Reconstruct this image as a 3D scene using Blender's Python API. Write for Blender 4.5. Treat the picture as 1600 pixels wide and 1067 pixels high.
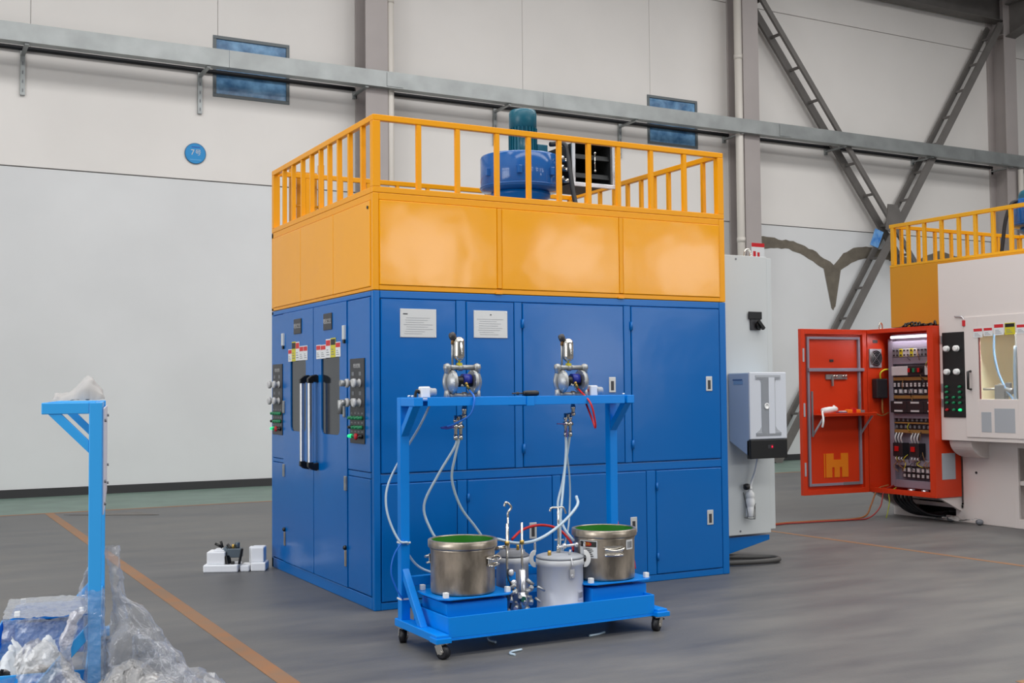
import bpy, bmesh, math, random
from mathutils import Vector, Matrix, noise

C = bpy.context.scene.collection
PI = math.pi
random.seed(7)
for o in list(bpy.data.objects):
    bpy.data.objects.remove(o)

# ------------------------------------------------------------------ camera
F_PX = 1806.588
YAW, PITCH, ROLL = 0.498858, 0.041461, -0.009116
def cam_axes():
    cy, sy = math.cos(YAW), math.sin(YAW); cp, sp = math.cos(PITCH), math.sin(PITCH)
    f = Vector((sy*cp, cy*cp, sp)); r0 = Vector((cy, -sy, 0)); u0 = r0.cross(f)
    cr, sr = math.cos(ROLL), math.sin(ROLL)
    return r0*cr + u0*sr, u0*cr - r0*sr, f
r_, u_, f_ = cam_axes()
cam_d = bpy.data.cameras.new('camera'); cam = bpy.data.objects.new('camera', cam_d); C.objects.link(cam)
M = Matrix((r_, u_, -f_)).transposed().to_4x4(); M.translation = (-3.1057, -7.784, 1.5744)
cam.matrix_world = M
cam_d.sensor_width = 36; cam_d.lens = F_PX*36/1600; cam_d.clip_end = 200
bpy.context.scene.camera = cam

# ------------------------------------------------------------------ light
sc = bpy.context.scene
sc.view_settings.view_transform = 'Standard'; sc.view_settings.look = 'None'
sc.view_settings.exposure = -0.98; sc.view_settings.gamma = 1.0; sc.view_settings.use_curve_mapping = False
sc.cycles.max_bounces = 10; sc.cycles.transparent_max_bounces = 16
sc.cycles.sample_clamp_indirect = 6.0; sc.cycles.caustics_reflective = False; sc.cycles.caustics_refractive = False
w = bpy.data.worlds.new('overcast_sky'); sc.world = w; w.use_nodes = True
w.node_tree.nodes['Background'].inputs[0].default_value = (0.80, 0.86, 0.95, 1)
w.node_tree.nodes['Background'].inputs[1].default_value = 1.0
def area(name, loc, rot, sx, sy, power, col=(1, 1, 1)):
    l = bpy.data.lights.new(name, 'AREA'); l.shape = 'RECTANGLE'; l.size = sx; l.size_y = sy
    l.energy = power; l.color = col
    o = bpy.data.objects.new(name, l); C.objects.link(o); o.location = loc; o.rotation_euler = rot
    return o
SKY_Y = [3.4, -4.4, -11.2]           # skylight strips of the roof (daylight), along the hall
for y in SKY_Y:
    area('skylight_daylight', (6.2, y, 11.45), (0, 0, 0), 31, 3.0, 2750, (1.0, 0.985, 0.96))
WIN_X = [3.0, 7.8, 11.6, 15.0]      # tall windows of the front wall behind the photographer
for x in WIN_X:
    area('window_daylight', (x, -16.05, 4.7), (PI/2, 0, 0), 2.3, 1.5, 190, (0.97, 0.985, 1.0))
area('gate_daylight', (12.0, -16.05, 2.3), (PI/2, 0, 0), 1.3, 1.2, 170, (0.97, 0.985, 1.0))
area('side_gate_daylight', (-9.95, -3.0, 2.6), (PI/2, 0, -PI/2), 5, 4.4, 800, (0.97, 0.985, 1.0))

# ------------------------------------------------------------------ helpers
def lin(v): v /= 255.0; return v/12.92 if v <= 0.04045 else ((v+0.055)/1.055)**2.4
def col(r, g, b): return (lin(r), lin(g), lin(b), 1)
MATS = {}
def mat(name, rgb, rough=0.5, metal=0.0, var=0.0, vscale=3.0, vrgb=None, bump=0.0, bscale=8.0, emit=None, estr=0.0, coat=0.0, stretch=None, spec=None):
    m = bpy.data.materials.new(name); m.use_nodes = True
    nt = m.node_tree; b = nt.nodes['Principled BSDF']
    b.inputs['Base Color'].default_value = col(*rgb); b.inputs['Roughness'].default_value = rough; b.inputs['Metallic'].default_value = metal
    if coat: b.inputs['Coat Weight'].default_value = coat; b.inputs['Coat Roughness'].default_value = 0.12
    if spec is not None: b.inputs['Specular IOR Level'].default_value = spec
    tc = nt.nodes.new('ShaderNodeTexCoord'); vec = tc.outputs['Object']
    if stretch:
        mp = nt.nodes.new('ShaderNodeMapping'); mp.inputs['Scale'].default_value = stretch
        nt.links.new(vec, mp.inputs['Vector']); vec = mp.outputs['Vector']
    if var:
        n = nt.nodes.new('ShaderNodeTexNoise'); n.inputs['Scale'].default_value = vscale; n.inputs['Detail'].default_value = 6
        nt.links.new(vec, n.inputs['Vector'])
        r = nt.nodes.new('ShaderNodeValToRGB')
        a = col(*rgb); bb = col(*(vrgb or [max(0, q*(1-var)) for q in rgb]))
        r.color_ramp.elements[0].position = 0.35; r.color_ramp.elements[1].position = 0.68
        r.color_ramp.elements[0].color = bb; r.color_ramp.elements[1].color = a
        nt.links.new(n.outputs['Fac'], r.inputs['Fac']); nt.links.new(r.outputs['Color'], b.inputs['Base Color'])
    if bump:
        n2 = nt.nodes.new('ShaderNodeTexNoise'); n2.inputs['Scale'].default_value = bscale; n2.inputs['Detail'].default_value = 3
        nt.links.new(vec, n2.inputs['Vector'])
        bp = nt.nodes.new('ShaderNodeBump'); bp.inputs['Strength'].default_value = 1.0; bp.inputs['Distance'].default_value = bump
        nt.links.new(n2.outputs['Fac'], bp.inputs['Height']); nt.links.new(bp.outputs['Normal'], b.inputs['Normal'])
    if emit:
        b.inputs['Emission Color'].default_value = col(*emit); b.inputs['Emission Strength'].default_value = estr
    MATS[name] = m
    return m
def film(name, rgb, alpha, rough=0.15, crinkle=0.02):
    """thin clear plastic: part transparent, part glossy white sheen"""
    m = bpy.data.materials.new(name); m.use_nodes = True; nt = m.node_tree; b = nt.nodes['Principled BSDF']
    b.inputs['Base Color'].default_value = col(*rgb); b.inputs['Roughness'].default_value = rough
    b.inputs['Coat Weight'].default_value = 1.0; b.inputs['Coat Roughness'].default_value = 0.04; b.inputs['Coat IOR'].default_value = 1.7
    nz = nt.nodes.new('ShaderNodeTexNoise'); nz.inputs['Scale'].default_value = 42; nz.inputs['Detail'].default_value = 5
    tcd = nt.nodes.new('ShaderNodeTexCoord'); nt.links.new(tcd.outputs['Object'], nz.inputs['Vector'])
    bp = nt.nodes.new('ShaderNodeBump'); bp.inputs['Distance'].default_value = crinkle; nt.links.new(nz.outputs['Fac'], bp.inputs['Height'])
    nt.links.new(bp.outputs['Normal'], b.inputs['Normal'])
    tr = nt.nodes.new('ShaderNodeBsdfTransparent'); tr.inputs[0].default_value = (0.96, 0.97, 0.98, 1)
    lw = nt.nodes.new('ShaderNodeLayerWeight'); lw.inputs['Blend'].default_value = 0.35
    mr = nt.nodes.new('ShaderNodeMapRange'); mr.inputs['To Min'].default_value = alpha; mr.inputs['To Max'].default_value = min(1, alpha+0.35)
    mx = nt.nodes.new('ShaderNodeMixShader')
    nt.links.new(lw.outputs['Facing'], mr.inputs['Value']); nt.links.new(mr.outputs[0], mx.inputs[0])
    nt.links.new(tr.outputs[0], mx.inputs[1]); nt.links.new(b.outputs[0], mx.inputs[2])
    nt.links.new(mx.outputs[0], nt.nodes['Material Output'].inputs[0])
    return m
def glass(name, rgb, rough=0.03):
    m = bpy.data.materials.new(name); m.use_nodes = True; b = m.node_tree.nodes['Principled BSDF']
    b.inputs['Base Color'].default_value = col(*rgb); b.inputs['Roughness'].default_value = rough
    b.inputs['Transmission Weight'].default_value = 1.0; b.inputs['IOR'].default_value = 1.45
    return m

BASE = {}
class MB:
    def __init__(s): s.v = []; s.f = []; s.mi = []; s.sm = []
    def add(s, vs, fs, mi=0, sm=False):
        n = len(s.v); s.v += [Vector(p) for p in vs]
        for f in fs: s.f.append([n+i for i in f]); s.mi.append(mi); s.sm.append(sm)
        return s
    def box(s, x0, x1, y0, y1, z0, z1, mi=0):
        v = [(x, y, z) for z in (z0, z1) for y in (y0, y1) for x in (x0, x1)]
        return s.add(v, [(0, 2, 3, 1), (4, 5, 7, 6), (0, 1, 5, 4), (2, 6, 7, 3), (0, 4, 6, 2), (1, 3, 7, 5)], mi)
    def bar(s, p, q, wd, h, up=(0, 0, 1), mi=0):
        p = Vector(p); q = Vector(q); d = (q-p).normalized(); up = Vector(up)
        sd = d.cross(up)
        if sd.length < 1e-5: sd = d.cross(Vector((0, 1, 0)))
        sd.normalize(); un = sd.cross(d)
        v = [b + sd*(wd/2*i) + un*(h/2*j) for b in (p, q) for j in (-1, 1) for i in (-1, 1)]
        return s.add(v, [(0, 2, 3, 1), (4, 5, 7, 6), (0, 1, 5, 4), (2, 6, 7, 3), (0, 4, 6, 2), (1, 3, 7, 5)], mi)
    def lathe(s, prof, c, ax=(0, 0, 1), n=20, mi=0, sm=True, cap=True):
        """prof: list of (radius, height) along ax from c"""
        a = Vector(ax).normalized(); t = Vector((1, 0, 0)) if abs(a.x) < 0.9 else Vector((0, 1, 0))
        e1 = a.cross(t).normalized(); e2 = a.cross(e1); c = Vector(c)
        vs = []; fs = []
        for r, h in prof:
            for k in range(n):
                an = 2*PI*k/n; vs.append(c + a*h + (e1*math.cos(an)+e2*math.sin(an))*max(r, 1e-5))
        for i in range(len(prof)-1):
            for k in range(n):
                k2 = (k+1) % n; fs.append((i*n+k, i*n+k2, (i+1)*n+k2, (i+1)*n+k))
        s.add(vs, fs, mi, sm)
        m = len(s.v)-len(vs)
        if cap and prof[0][0] > 1e-4: s.f.append([m+k for k in range(n)][::-1]); s.mi.append(mi); s.sm.append(False)
        if cap and prof[-1][0] > 1e-4: s.f.append([m+(len(prof)-1)*n+k for k in range(n)]); s.mi.append(mi); s.sm.append(False)
        return s
    def cyl(s, p, q, r, n=16, r2=None, mi=0):
        p = Vector(p); q = Vector(q)
        return s.lathe([(r, 0), (r if r2 is None else r2, (q-p).length)], p, q-p, n, mi)
    def ball(s, c, rx, ry=None, rz=None, n=16, m=8, mi=0):
        ry = rx if ry is None else ry; rz = rx if rz is None else rz; c = Vector(c)
        vs = []; fs = []
        for i in range(m+1):
            th = PI*i/m
            for k in range(n):
                a = 2*PI*k/n; st = max(math.sin(th), 1e-3)
                vs.append(c+Vector((rx*st*math.cos(a), ry*st*math.sin(a), rz*math.cos(th))))
        for i in range(m):
            for k in range(n):
                k2 = (k+1) % n; fs.append((i*n+k, (i+1)*n+k, (i+1)*n+k2, i*n+k2))
        return s.add(vs, fs, mi, True)
    def tube(s, pts, r, n=8, mi=0, smooth=True, sub=6):
        pts = [Vector(p) for p in pts]
        if smooth and len(pts) > 2:
            P = [pts[0]*2-pts[1]] + pts + [pts[-1]*2-pts[-2]]; out = []
            for i in range(1, len(P)-2):
                for k in range(sub):
                    t = k/sub; a, b, c, d = P[i-1], P[i], P[i+1], P[i+2]
                    out.append(0.5*((2*b)+(c-a)*t+(2*a-5*b+4*c-d)*t*t+(3*b-a-3*c+d)*t**3))
            pts = out+[pts[-1]]
        d = (pts[1]-pts[0]).normalized(); t = Vector((0, 0, 1)) if abs(d.z) < 0.9 else Vector((1, 0, 0))
        e1 = d.cross(t).normalized(); vs = []; fs = []
        for i, p in enumerate(pts):
            d = (pts[min(i+1, len(pts)-1)]-pts[max(i-1, 0)]).normalized()
            e1 = (e1-d*e1.dot(d)).normalized(); e2 = d.cross(e1)
            for k in range(n):
                a = 2*PI*k/n; vs.append(p+(e1*math.cos(a)+e2*math.sin(a))*r)
        for i in range(len(pts)-1):
            for k in range(n):
                k2 = (k+1) % n; fs.append((i*n+k, i*n+k2, (i+1)*n+k2, (i+1)*n+k))
        s.add(vs, fs, mi, True); m = len(s.v)-len(vs)
        s.f.append([m+k for k in range(n)][::-1]); s.mi.append(mi); s.sm.append(False)
        s.f.append([m+(len(pts)-1)*n+k for k in range(n)]); s.mi.append(mi); s.sm.append(False)
        return s
    def prism(s, poly, ax, a0, a1, mi=0):
        def P(u, v, a): return {'X': (a, u, v), 'Y': (u, a, v), 'Z': (u, v, a)}[ax]
        n = len(poly); vs = [P(u, v, a0) for u, v in poly]+[P(u, v, a1) for u, v in poly]
        fs = [list(range(n))[::-1], list(range(n, 2*n))]+[(i, (i+1) % n, n+(i+1) % n, n+i) for i in range(n)]
        return s.add(vs, fs, mi)
    def xf(s, mtx, start=0):
        for i in range(start, len(s.v)): s.v[i] = mtx @ s.v[i]
        return s
    def build(s, name, m, parent=None, bevel=0.0, kind=None, seg=2):
        base = BASE.get(parent.name, Vector()) if parent else Vector()
        me = bpy.data.meshes.new(name); bm = bmesh.new()
        bv = [bm.verts.new(v-base) for v in s.v]
        for f, mi, sm in zip(s.f, s.mi, s.sm):
            try: fc = bm.faces.new([bv[i] for i in f])
            except ValueError: continue
            fc.material_index = mi; fc.smooth = sm
        bmesh.ops.recalc_face_normals(bm, faces=bm.faces)
        bm.to_mesh(me); bm.free()
        for x in (m if isinstance(m, (list, tuple)) else [m]): me.materials.append(x)
        o = bpy.data.objects.new(name, me); C.objects.link(o)
        if parent: o.parent = parent; BASE[o.name] = base
        else: BASE[o.name] = Vector()
        if bevel:
            b = o.modifiers.new('edge', 'BEVEL'); b.width = bevel; b.segments = seg; b.limit_method = 'ANGLE'; b.angle_limit = math.radians(40)
        if kind: o['kind'] = kind
        return o
def tag(o, label, cat, group=None):
    o['label'] = label; o['category'] = cat
    if group: o['group'] = group
    return o
def thing(name, label, cat, loc=(0, 0, 0), group=None):
    o = bpy.data.objects.new(name, None); C.objects.link(o); o.location = loc; o.empty_display_size = 0.1
    BASE[o.name] = Vector(loc)
    return tag(o, label, cat, group)
def bx(name, m, parent, x0, x1, y0, y1, z0, z1, bevel=0.0, kind=None):
    return MB().box(x0, x1, y0, y1, z0, z1).build(name, m, parent, bevel, kind)
def dup(root, loc, label=None, rotz=None):
    r = root.copy(); C.objects.link(r); r.location = loc
    if rotz is not None: r.rotation_euler = (0, 0, rotz)
    if label: r['label'] = label
    BASE[r.name] = Vector(loc)
    for ch in list(root.children):
        c = ch.copy(); C.objects.link(c); c.parent = r; BASE[c.name] = Vector(loc)
        for g in list(ch.children):
            d = g.copy(); C.objects.link(d); d.parent = c
    return r
def text(s, size, org, right, up, m, parent, name='lettering', sx=1.0):
    cu = bpy.data.curves.new('t', 'FONT'); cu.body = s; cu.size = size; cu.align_x = 'CENTER'; cu.align_y = 'CENTER'
    cu.resolution_u = 2
    ob = bpy.data.objects.new('t', cu); C.objects.link(ob)
    me = bpy.data.meshes.new_from_object(ob.evaluated_get(bpy.context.evaluated_depsgraph_get()))
    bpy.data.objects.remove(ob); bpy.data.curves.remove(cu)
    r = Vector(right).normalized(); u = Vector(up).normalized(); nrm = r.cross(u)
    mt = Matrix((r*sx, u, nrm)).transposed().to_4x4(); mt.translation = Vector(org)-BASE.get(parent.name, Vector())
    me.transform(mt); me.materials.clear(); me.materials.append(m)
    o = bpy.data.objects.new(name, me); C.objects.link(o); o.parent = parent; BASE[o.name] = BASE.get(parent.name, Vector())
    return o
def struct(mb, name, m, bevel=0.0, parent=None):
    return mb.build(name, m, parent, bevel, None if parent else 'structure')

# ------------------------------------------------------------------ materials
wall_up = mat('wall_cladding', (234, 230, 226), 0.55, var=0.03, vscale=0.5)
wall_lo = mat('wall_plaster', (226, 227, 228), 0.7, var=0.03, vscale=0.6)
dark_strip = mat('dark_baseboard', (52, 52, 54), 0.6)
steel_grey = mat('column_paint', (176, 168, 166), 0.5, var=0.05, vscale=1.0)
brace_grey = mat('brace_paint', (112, 108, 105), 0.55, var=0.08)
galv = mat('galvanised_steel', (168, 172, 172), 0.42, 0.55, var=0.1, vscale=2.5)
black_rub = mat('black_rubber', (16, 17, 24), 0.5)
pipe_white = mat('pvc_white', (214, 208, 200), 0.4)
cement = mat('bare_cement', (122, 114, 102), 0.9, var=0.15, vscale=4)
yellow = mat('yellow_enamel', (246, 166, 0), 0.13, spec=0.34, bump=0.009, bscale=1.25)
yellow_f = mat('yellow_enamel_frame', (240, 160, 2), 0.3, spec=0.3)
yellow_d = mat('mustard_enamel', (205, 140, 5), 0.35)
blue = mat('booth_blue_enamel', (0, 100, 178), 0.2, spec=0.36, bump=0.007, bscale=1.5)
blue_f = mat('booth_blue_frame', (0, 104, 182), 0.28, spec=0.36)
cart_blue = mat('cart_blue_enamel', (0, 136, 232), 0.32, spec=0.3)
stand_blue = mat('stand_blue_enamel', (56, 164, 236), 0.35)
fan_blue = mat('fan_blue_enamel', (36, 94, 164), 0.12)
teal = mat('motor_teal', (14, 92, 112), 0.35)
white_p = mat('white_enamel', (206, 210, 210), 0.35)
warm_white = mat('machine_white_enamel', (226, 217, 213), 0.35)
ac_side = mat('pale_blue_enamel', (176, 194, 216), 0.35)
ac_front = mat('ac_white', (212, 216, 224), 0.4)
grey_lt = mat('light_grey', (172, 176, 182), 0.5)
grey_md = mat('mid_grey', (120, 122, 128), 0.5)
black_p = mat('black_plastic', (14, 14, 15), 0.35)
dark_panel = mat('dark_panel', (50, 50, 54), 0.4)
dark_void = mat('dark_steel', (28, 30, 32), 0.6)
alu = mat('aluminium', (215, 216, 220), 0.28, 0.9)
alu_cast = mat('cast_aluminium', (176, 178, 178), 0.42, 0.7, var=0.12, vscale=20)
chrome = mat('bright_steel', (212, 208, 200), 0.16, 1.0)
stain_steel = mat('brushed_stainless', (206, 192, 174), 0.32, 0.7, var=0.38, vscale=6, stretch=(1.6, 1.6, 0.7), bump=0.003, bscale=6)
tank_alu = mat('satin_tank', (212, 214, 218), 0.42, 0.12)
green_in = mat('green_lining', (42, 128, 30), 0.5)
white_pl = mat('white_plastic', (242, 242, 240), 0.5)
brass = mat('brass', (196, 160, 84), 0.3, 0.9)
red_p = mat('red_plastic', (196, 22, 20), 0.4)
red_hose = mat('red_hose', (206, 26, 26), 0.35)
blue_hose = mat('blue_hose', (30, 112, 214), 0.35)
blue_lever = mat('navy_lever', (24, 44, 150), 0.4)
clear_hose = mat('milky_hose', (188, 208, 222), 0.22, coat=0.5)
orange_cab = mat('orange_red_enamel', (212, 58, 22), 0.38, spec=0.35)
cable_or = mat('orange_cable', (150, 92, 46), 0.5)
cable_red = mat('red_cable', (150, 44, 40), 0.5)
logo_or = mat('orange_logo', (232, 128, 18), 0.45)
foam = mat('white_foam', (236, 238, 242), 0.8)
paper = mat('white_paper', (224, 224, 224), 0.85); paper_g = mat('grey_paper', (168, 166, 165), 0.85)
tissue = mat('soft_tissue', (204, 208, 212), 0.9)
sticker_w = mat('sticker_white', (226, 228, 230), 0.45)
sticker_r = mat('sticker_red', (206, 36, 44), 0.45)
sticker_y = mat('sticker_yellow', (206, 196, 40), 0.45)
sticker_k = mat('sticker_black', (24, 24, 22), 0.45)
ink = mat('grey_ink', (120, 122, 126), 0.6)
ink_k = mat('black_ink', (40, 40, 44), 0.6)
ink_w = mat('white_ink', (206, 206, 206), 0.6)
sign_blue = mat('sign_blue', (18, 140, 206), 0.4)
line_or = mat('orange_floor_paint', (150, 102, 62), 0.55, var=0.25, vscale=5, vrgb=(134, 104, 78))
band_green = mat('green_floor_paint', (112, 134, 124), 0.5, var=0.1, vscale=2)
plate_steel = mat('engraved_steel', (206, 206, 204), 0.35, 0.3)
led_green = mat('green_led', (30, 230, 140), 0.3, emit=(20, 240, 140), estr=1.6)
led_red = mat('red_led', (240, 30, 60), 0.3, emit=(250, 30, 70), estr=1.6)
btn_green = mat('green_button', (20, 130, 84), 0.4)
btn_red = mat('red_button', (190, 22, 36), 0.4)
duct_grey = mat('wire_duct_grey', (142, 136, 150), 0.5)
comp_dark = mat('component_charcoal', (34, 34, 38), 0.45)
comp_white = mat('component_white', (206, 206, 208), 0.5)
copper = mat('tan_wire', (150, 110, 60), 0.5)
tube_lamp = mat('cabinet_lamp', (255, 250, 255), 0.3, emit=(255, 246, 255), estr=4.0)
smoke_glass = mat('smoked_glass', (36, 41, 48), 0.08, spec=0.6)
clear_pane = glass('clear_pane', (246, 250, 248))
film_clear = film('clear_plastic_film', (206, 208, 216), 0.16, 0.12)
film_grey = film('grey_plastic_film', (186, 184, 182), 0.52, 0.2)
film_wrap = film('wrap_film', (196, 206, 220), 0.24, 0.1)
film_dull = film('dusty_film', (172, 178, 188), 0.55, 0.2)

# window film: blue coated glass with a mottled sheen
win_film = mat('blue_window_film', (124, 172, 212), 0.2, var=0.3, vscale=4.5, vrgb=(64, 108, 150), bump=0.02, bscale=3)

# concrete floor with streaky polish
floor_m = bpy.data.materials.new('sealed_concrete'); floor_m.use_nodes = True
nt = floor_m.node_tree; b = nt.nodes['Principled BSDF']
tc = nt.nodes.new('ShaderNodeTexCoord')
mp = nt.nodes.new('ShaderNodeMapping'); mp.inputs['Rotation'].default_value = (0, 0, 0.5); mp.inputs['Scale'].default_value = (0.7, 2.6, 1)
n1 = nt.nodes.new('ShaderNodeTexNoise'); n1.inputs['Scale'].default_value = 1.1; n1.inputs['Detail'].default_value = 9; n1.inputs['Roughness'].default_value = 0.62
n2 = nt.nodes.new('ShaderNodeTexNoise'); n2.inputs['Scale'].default_value = 0.28; n2.inputs['Detail'].default_value = 4
n3 = nt.nodes.new('ShaderNodeTexNoise'); n3.inputs['Scale'].default_value = 60; n3.inputs['Detail'].default_value = 3
nt.links.new(tc.outputs['Object'], mp.inputs['Vector'])
nt.links.new(mp.outputs['Vector'], n1.inputs['Vector']); nt.links.new(tc.outputs['Object'], n2.inputs['Vector']); nt.links.new(tc.outputs['Object'], n3.inputs['Vector'])
r1 = nt.nodes.new('ShaderNodeValToRGB'); r1.color_ramp.elements[0].position = 0.30; r1.color_ramp.elements[1].position = 0.7
r1.color_ramp.elements[0].color = col(84, 85, 88); r1.color_ramp.elements[1].color = col(112, 111, 109)
r2 = nt.nodes.new('ShaderNodeValToRGB'); r2.color_ramp.elements[0].position = 0.35; r2.color_ramp.elements[1].position = 0.65
r2.color_ramp.elements[0].color = (0.86, 0.86, 0.88, 1); r2.color_ramp.elements[1].color = (1.05, 1.03, 1.0, 1)
mx = nt.nodes.new('ShaderNodeMixRGB'); mx.blend_type = 'MULTIPLY'; mx.inputs[0].default_value = 1
nt.links.new(n1.outputs['Fac'], r1.inputs['Fac']); nt.links.new(n2.outputs['Fac'], r2.inputs['Fac'])
nt.links.new(r1.outputs['Color'], mx.inputs[1]); nt.links.new(r2.outputs['Color'], mx.inputs[2])
nt.links.new(mx.outputs['Color'], b.inputs['Base Color'])
mr = nt.nodes.new('ShaderNodeMapRange'); mr.inputs['To Min'].default_value = 0.38; mr.inputs['To Max'].default_value = 0.58
nt.links.new(n1.outputs['Fac'], mr.inputs['Value']); nt.links.new(mr.outputs[0], b.inputs['Roughness'])
bp = nt.nodes.new('ShaderNodeBump'); bp.inputs['Distance'].default_value = 0.002; bp.inputs['Strength'].default_value = 0.5
nt.links.new(n3.outputs['Fac'], bp.inputs['Height']); nt.links.new(bp.outputs['Normal'], b.inputs['Normal'])
b.inputs['Specular IOR Level'].default_value = 0.4

# ------------------------------------------------------------------ the hall
YB = 11.24
XL, XR, YF, ZC = -10.0, 34.0, -16.0, 11.5
struct(MB().box(XL-.3, XR+.3, YF-.3, YB+.3, -.2, 0), 'floor', floor_m)
wb = struct(MB().box(XL, XR, YB+.06, YB+.3, 0, ZC), 'wall_back', wall_lo)
COLX = [-4.05, 4.34, 12.68, 20.84, 29.0]
# plastered lower course, one field per bay, then tall cladding sheets above a lap joint
struct(MB().box(XL, XR, YB, YB+.06, 0, 5.045), 'wall_panel', wall_lo, 0.004, wb)
vj = [-10, -7.0, -4.08, -1.158, 1.73, 4.63, 7.536, 10.49, 12.68, 20.84, 22.3, 25.2, 28.1, 31.0, 34]
WINS = [(1.650, 2.955, 6.47, 7.50), (10.41, 11.67, 6.51, 7.51)]
def sheet(x0, x1, z0, z1):
    # cladding sheet, split round a window opening
    m = MB(); hit = False
    for wx0, wx1, wz0, wz1 in WINS:
        if x0 < wx1 and x1 > wx0 and z0 < wz1 and z1 > wz0:
            hit = True
            a, c = max(x0, wx0), min(x1, wx1)
            if x0 < a: m.box(x0, a, YB-.012, YB+.06, z0, z1)
            if c < x1: m.box(c, x1, YB-.012, YB+.06, z0, z1)
            (m.box(a, c, YB-.012, YB+.06, z0, wz0) if wz0 > z0 else None); (m.box(a, c, YB-.012, YB+.06, wz1, z1) if wz1 < z1 else None)
    if not hit: m.box(x0, x1, YB-.012, YB+.06, z0, z1)
    return m
for a, c in zip(vj[:-1], vj[1:]):
    struct(sheet(a+.004, c-.004, 6.90, 9.705), 'wall_panel', wall_up, 0, wb)
for a, c in zip([-10]+COLX[:-1], COLX):
    struct(sheet(a+.002, c-.002, 5.063, 6.897), 'wall_panel', wall_up, 0, wb)
struct(sheet(29.002, 34, 5.063, 6.897), 'wall_panel', wall_up, 0, wb)
struct(MB().box(XL, XR, YB-.012, YB+.06, 9.72, ZC), 'wall_panel', wall_up, 0.004, wb)
struct(MB().box(XL, XR, YB+.03, YB+.06, 5.04, 9.73), 'joint_filler', mat('joint_grey', (150, 148, 146), 0.8), 0, wb)
# bare cement patches left on the plaster
def patch(up, lo, nm='cement_patch', seed=0, yo=0.0):
    rnd = random.Random(seed)
    def dense(pl):
        out = []
        for (x0, z0), (x1, z1) in zip(pl[:-1], pl[1:]):
            k = max(2, int(abs(x1-x0)/.10))
            for i in range(k):
                t = i/k; out.append((x0+(x1-x0)*t, z0+(z1-z0)*t+rnd.uniform(-.02, .02)))
        return out+[pl[-1]]
    u = dense(up); l = dense(lo)
    n = max(len(u), len(l))
    def samp(a, t):
        f = t*(len(a)-1); i = min(int(f), len(a)-2); f -= i
        return (a[i][0]*(1-f)+a[i+1][0]*f, a[i][1]*(1-f)+a[i+1][1]*f)
    m = MB(); vs = []
    for i in range(n):
        t = i/(n-1); a = samp(u, t); c = samp(l, t)
        vs += [(a[0], YB-.006-yo, a[1]), (c[0], YB-.006-yo, c[1]), (a[0], YB+.002, a[1]), (c[0], YB+.002, c[1])]
    fs = []
    for i in range(n-1):
        q = 4*i; fs += [(q, q+1, q+5, q+4), (q, q+4, q+6, q+2), (q+1, q+3, q+7, q+5)]
    m.add(vs, fs); struct(m, nm, cement, 0, wb)
patch([(12.9, 4.80), (13.39, 4.80), (14.34, 4.72), (14.9, 4.52), (15.4, 4.27), (15.7, 4.55), (16.0, 4.68), (16.4, 4.74), (17.1, 4.67)],
      [(12.9, 4.54), (13.39, 4.54), (14.1, 4.56), (14.43, 4.46), (14.9, 4.28), (15.3, 4.05), (15.6, 4.15), (15.93, 4.34), (16.34, 4.46), (17.1, 4.46)], seed=1)
patch([(17.1, 4.67), (18.0, 4.45), (18.3, 4.62), (18.8, 4.74), (19.6, 4.62), (20.2, 4.66)],
      [(17.1, 4.46), (17.7, 4.3), (18.3, 4.33), (18.8, 4.36), (19.6, 4.40), (20.2, 4.42)], seed=2)
patch([(15.08, 4.26), (15.35, 4.24), (15.62, 4.24)], [(15.30, 3.32), (15.36, 3.28), (15.42, 3.34)], seed=3, yo=.004)
# the other sides of the hall
ceil = MB(); ys = [YF-.3]+sum([[y-1.5, y+1.5] for y in sorted(SKY_Y)], [])+[YB+.3]
for a, c in zip(ys[0::2], ys[1::2]): ceil.box(XL-.3, XR+.3, a, c, ZC, ZC+.2)
roof_m = mat('roof_sheet', (196, 198, 200), 0.6)
for y in SKY_Y: ceil.box(21.7, XR+.3, y-1.5, y+1.5, ZC, ZC+.2)
struct(ceil, 'ceiling', roof_m)
wf = MB(); far_wall = mat('far_wall_dimmed', (112, 114, 118), 0.7)  # unseen wall, colour darkened to weaken its reflection in the booth panels
xs = [XL-.3]
for x in WIN_X: xs += [x-1.15, x+1.15]
xs += [XR+.3]
wf.box(XL-.3, XR+.3, YF-.2, YF, 5.45, ZC)
for a, c in zip(xs[0::2], xs[1::2]): wf.box(a, c, YF-.2, YF, 3.95, 5.45)
wf.box(XL-.3, XR+.3, YF-.2, YF, 2.9, 3.95); wf.box(XL-.3, 11.35, YF-.2, YF, 0, 2.9); wf.box(12.65, XR+.3, YF-.2, YF, 0, 2.9); wf.box(11.35, 12.65, YF-.2, YF, 0, 1.7)
struct(wf, 'wall_front', far_wall)
wl = MB().box(XL-.2, XL, YF, -5.5, 0, ZC).box(XL-.2, XL, -.5, YB, 0, ZC).box(XL-.2, XL, -5.5, -.5, 4.8, ZC).box(XL-.2, XL, -5.5, -.5, 0, .4)
struct(wl, 'wall_left', wall_lo)
struct(MB().box(XR, XR+.2, YF, YB, 0, ZC), 'wall_right', wall_lo)
struct(MB().box(XL, XR, YB-.02, YB, 0, .13), 'baseboard_back', dark_strip)
# painted floor markings
struct(MB().box(XL, XR, 8.62, YB-.02, 0, .002), 'trim_1', band_green)
struct(MB().box(XL, XR, 8.54, 8.62, 0, .0025), 'trim_2', line_or)
struct(MB().box(-1.21, -1.10, -9, 8.54, 0, .002), 'trim_3', line_or)
struct(MB().prism([(5.38, 2.9), (5.44, 2.9), (5.86, -4.5), (5.80, -4.5)], 'Z', 0, .002), 'trim_4', line_or)
struct(MB().box(2.2, 9, -3.72, -3.60, 0, .002), 'trim_5', line_or)
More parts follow.
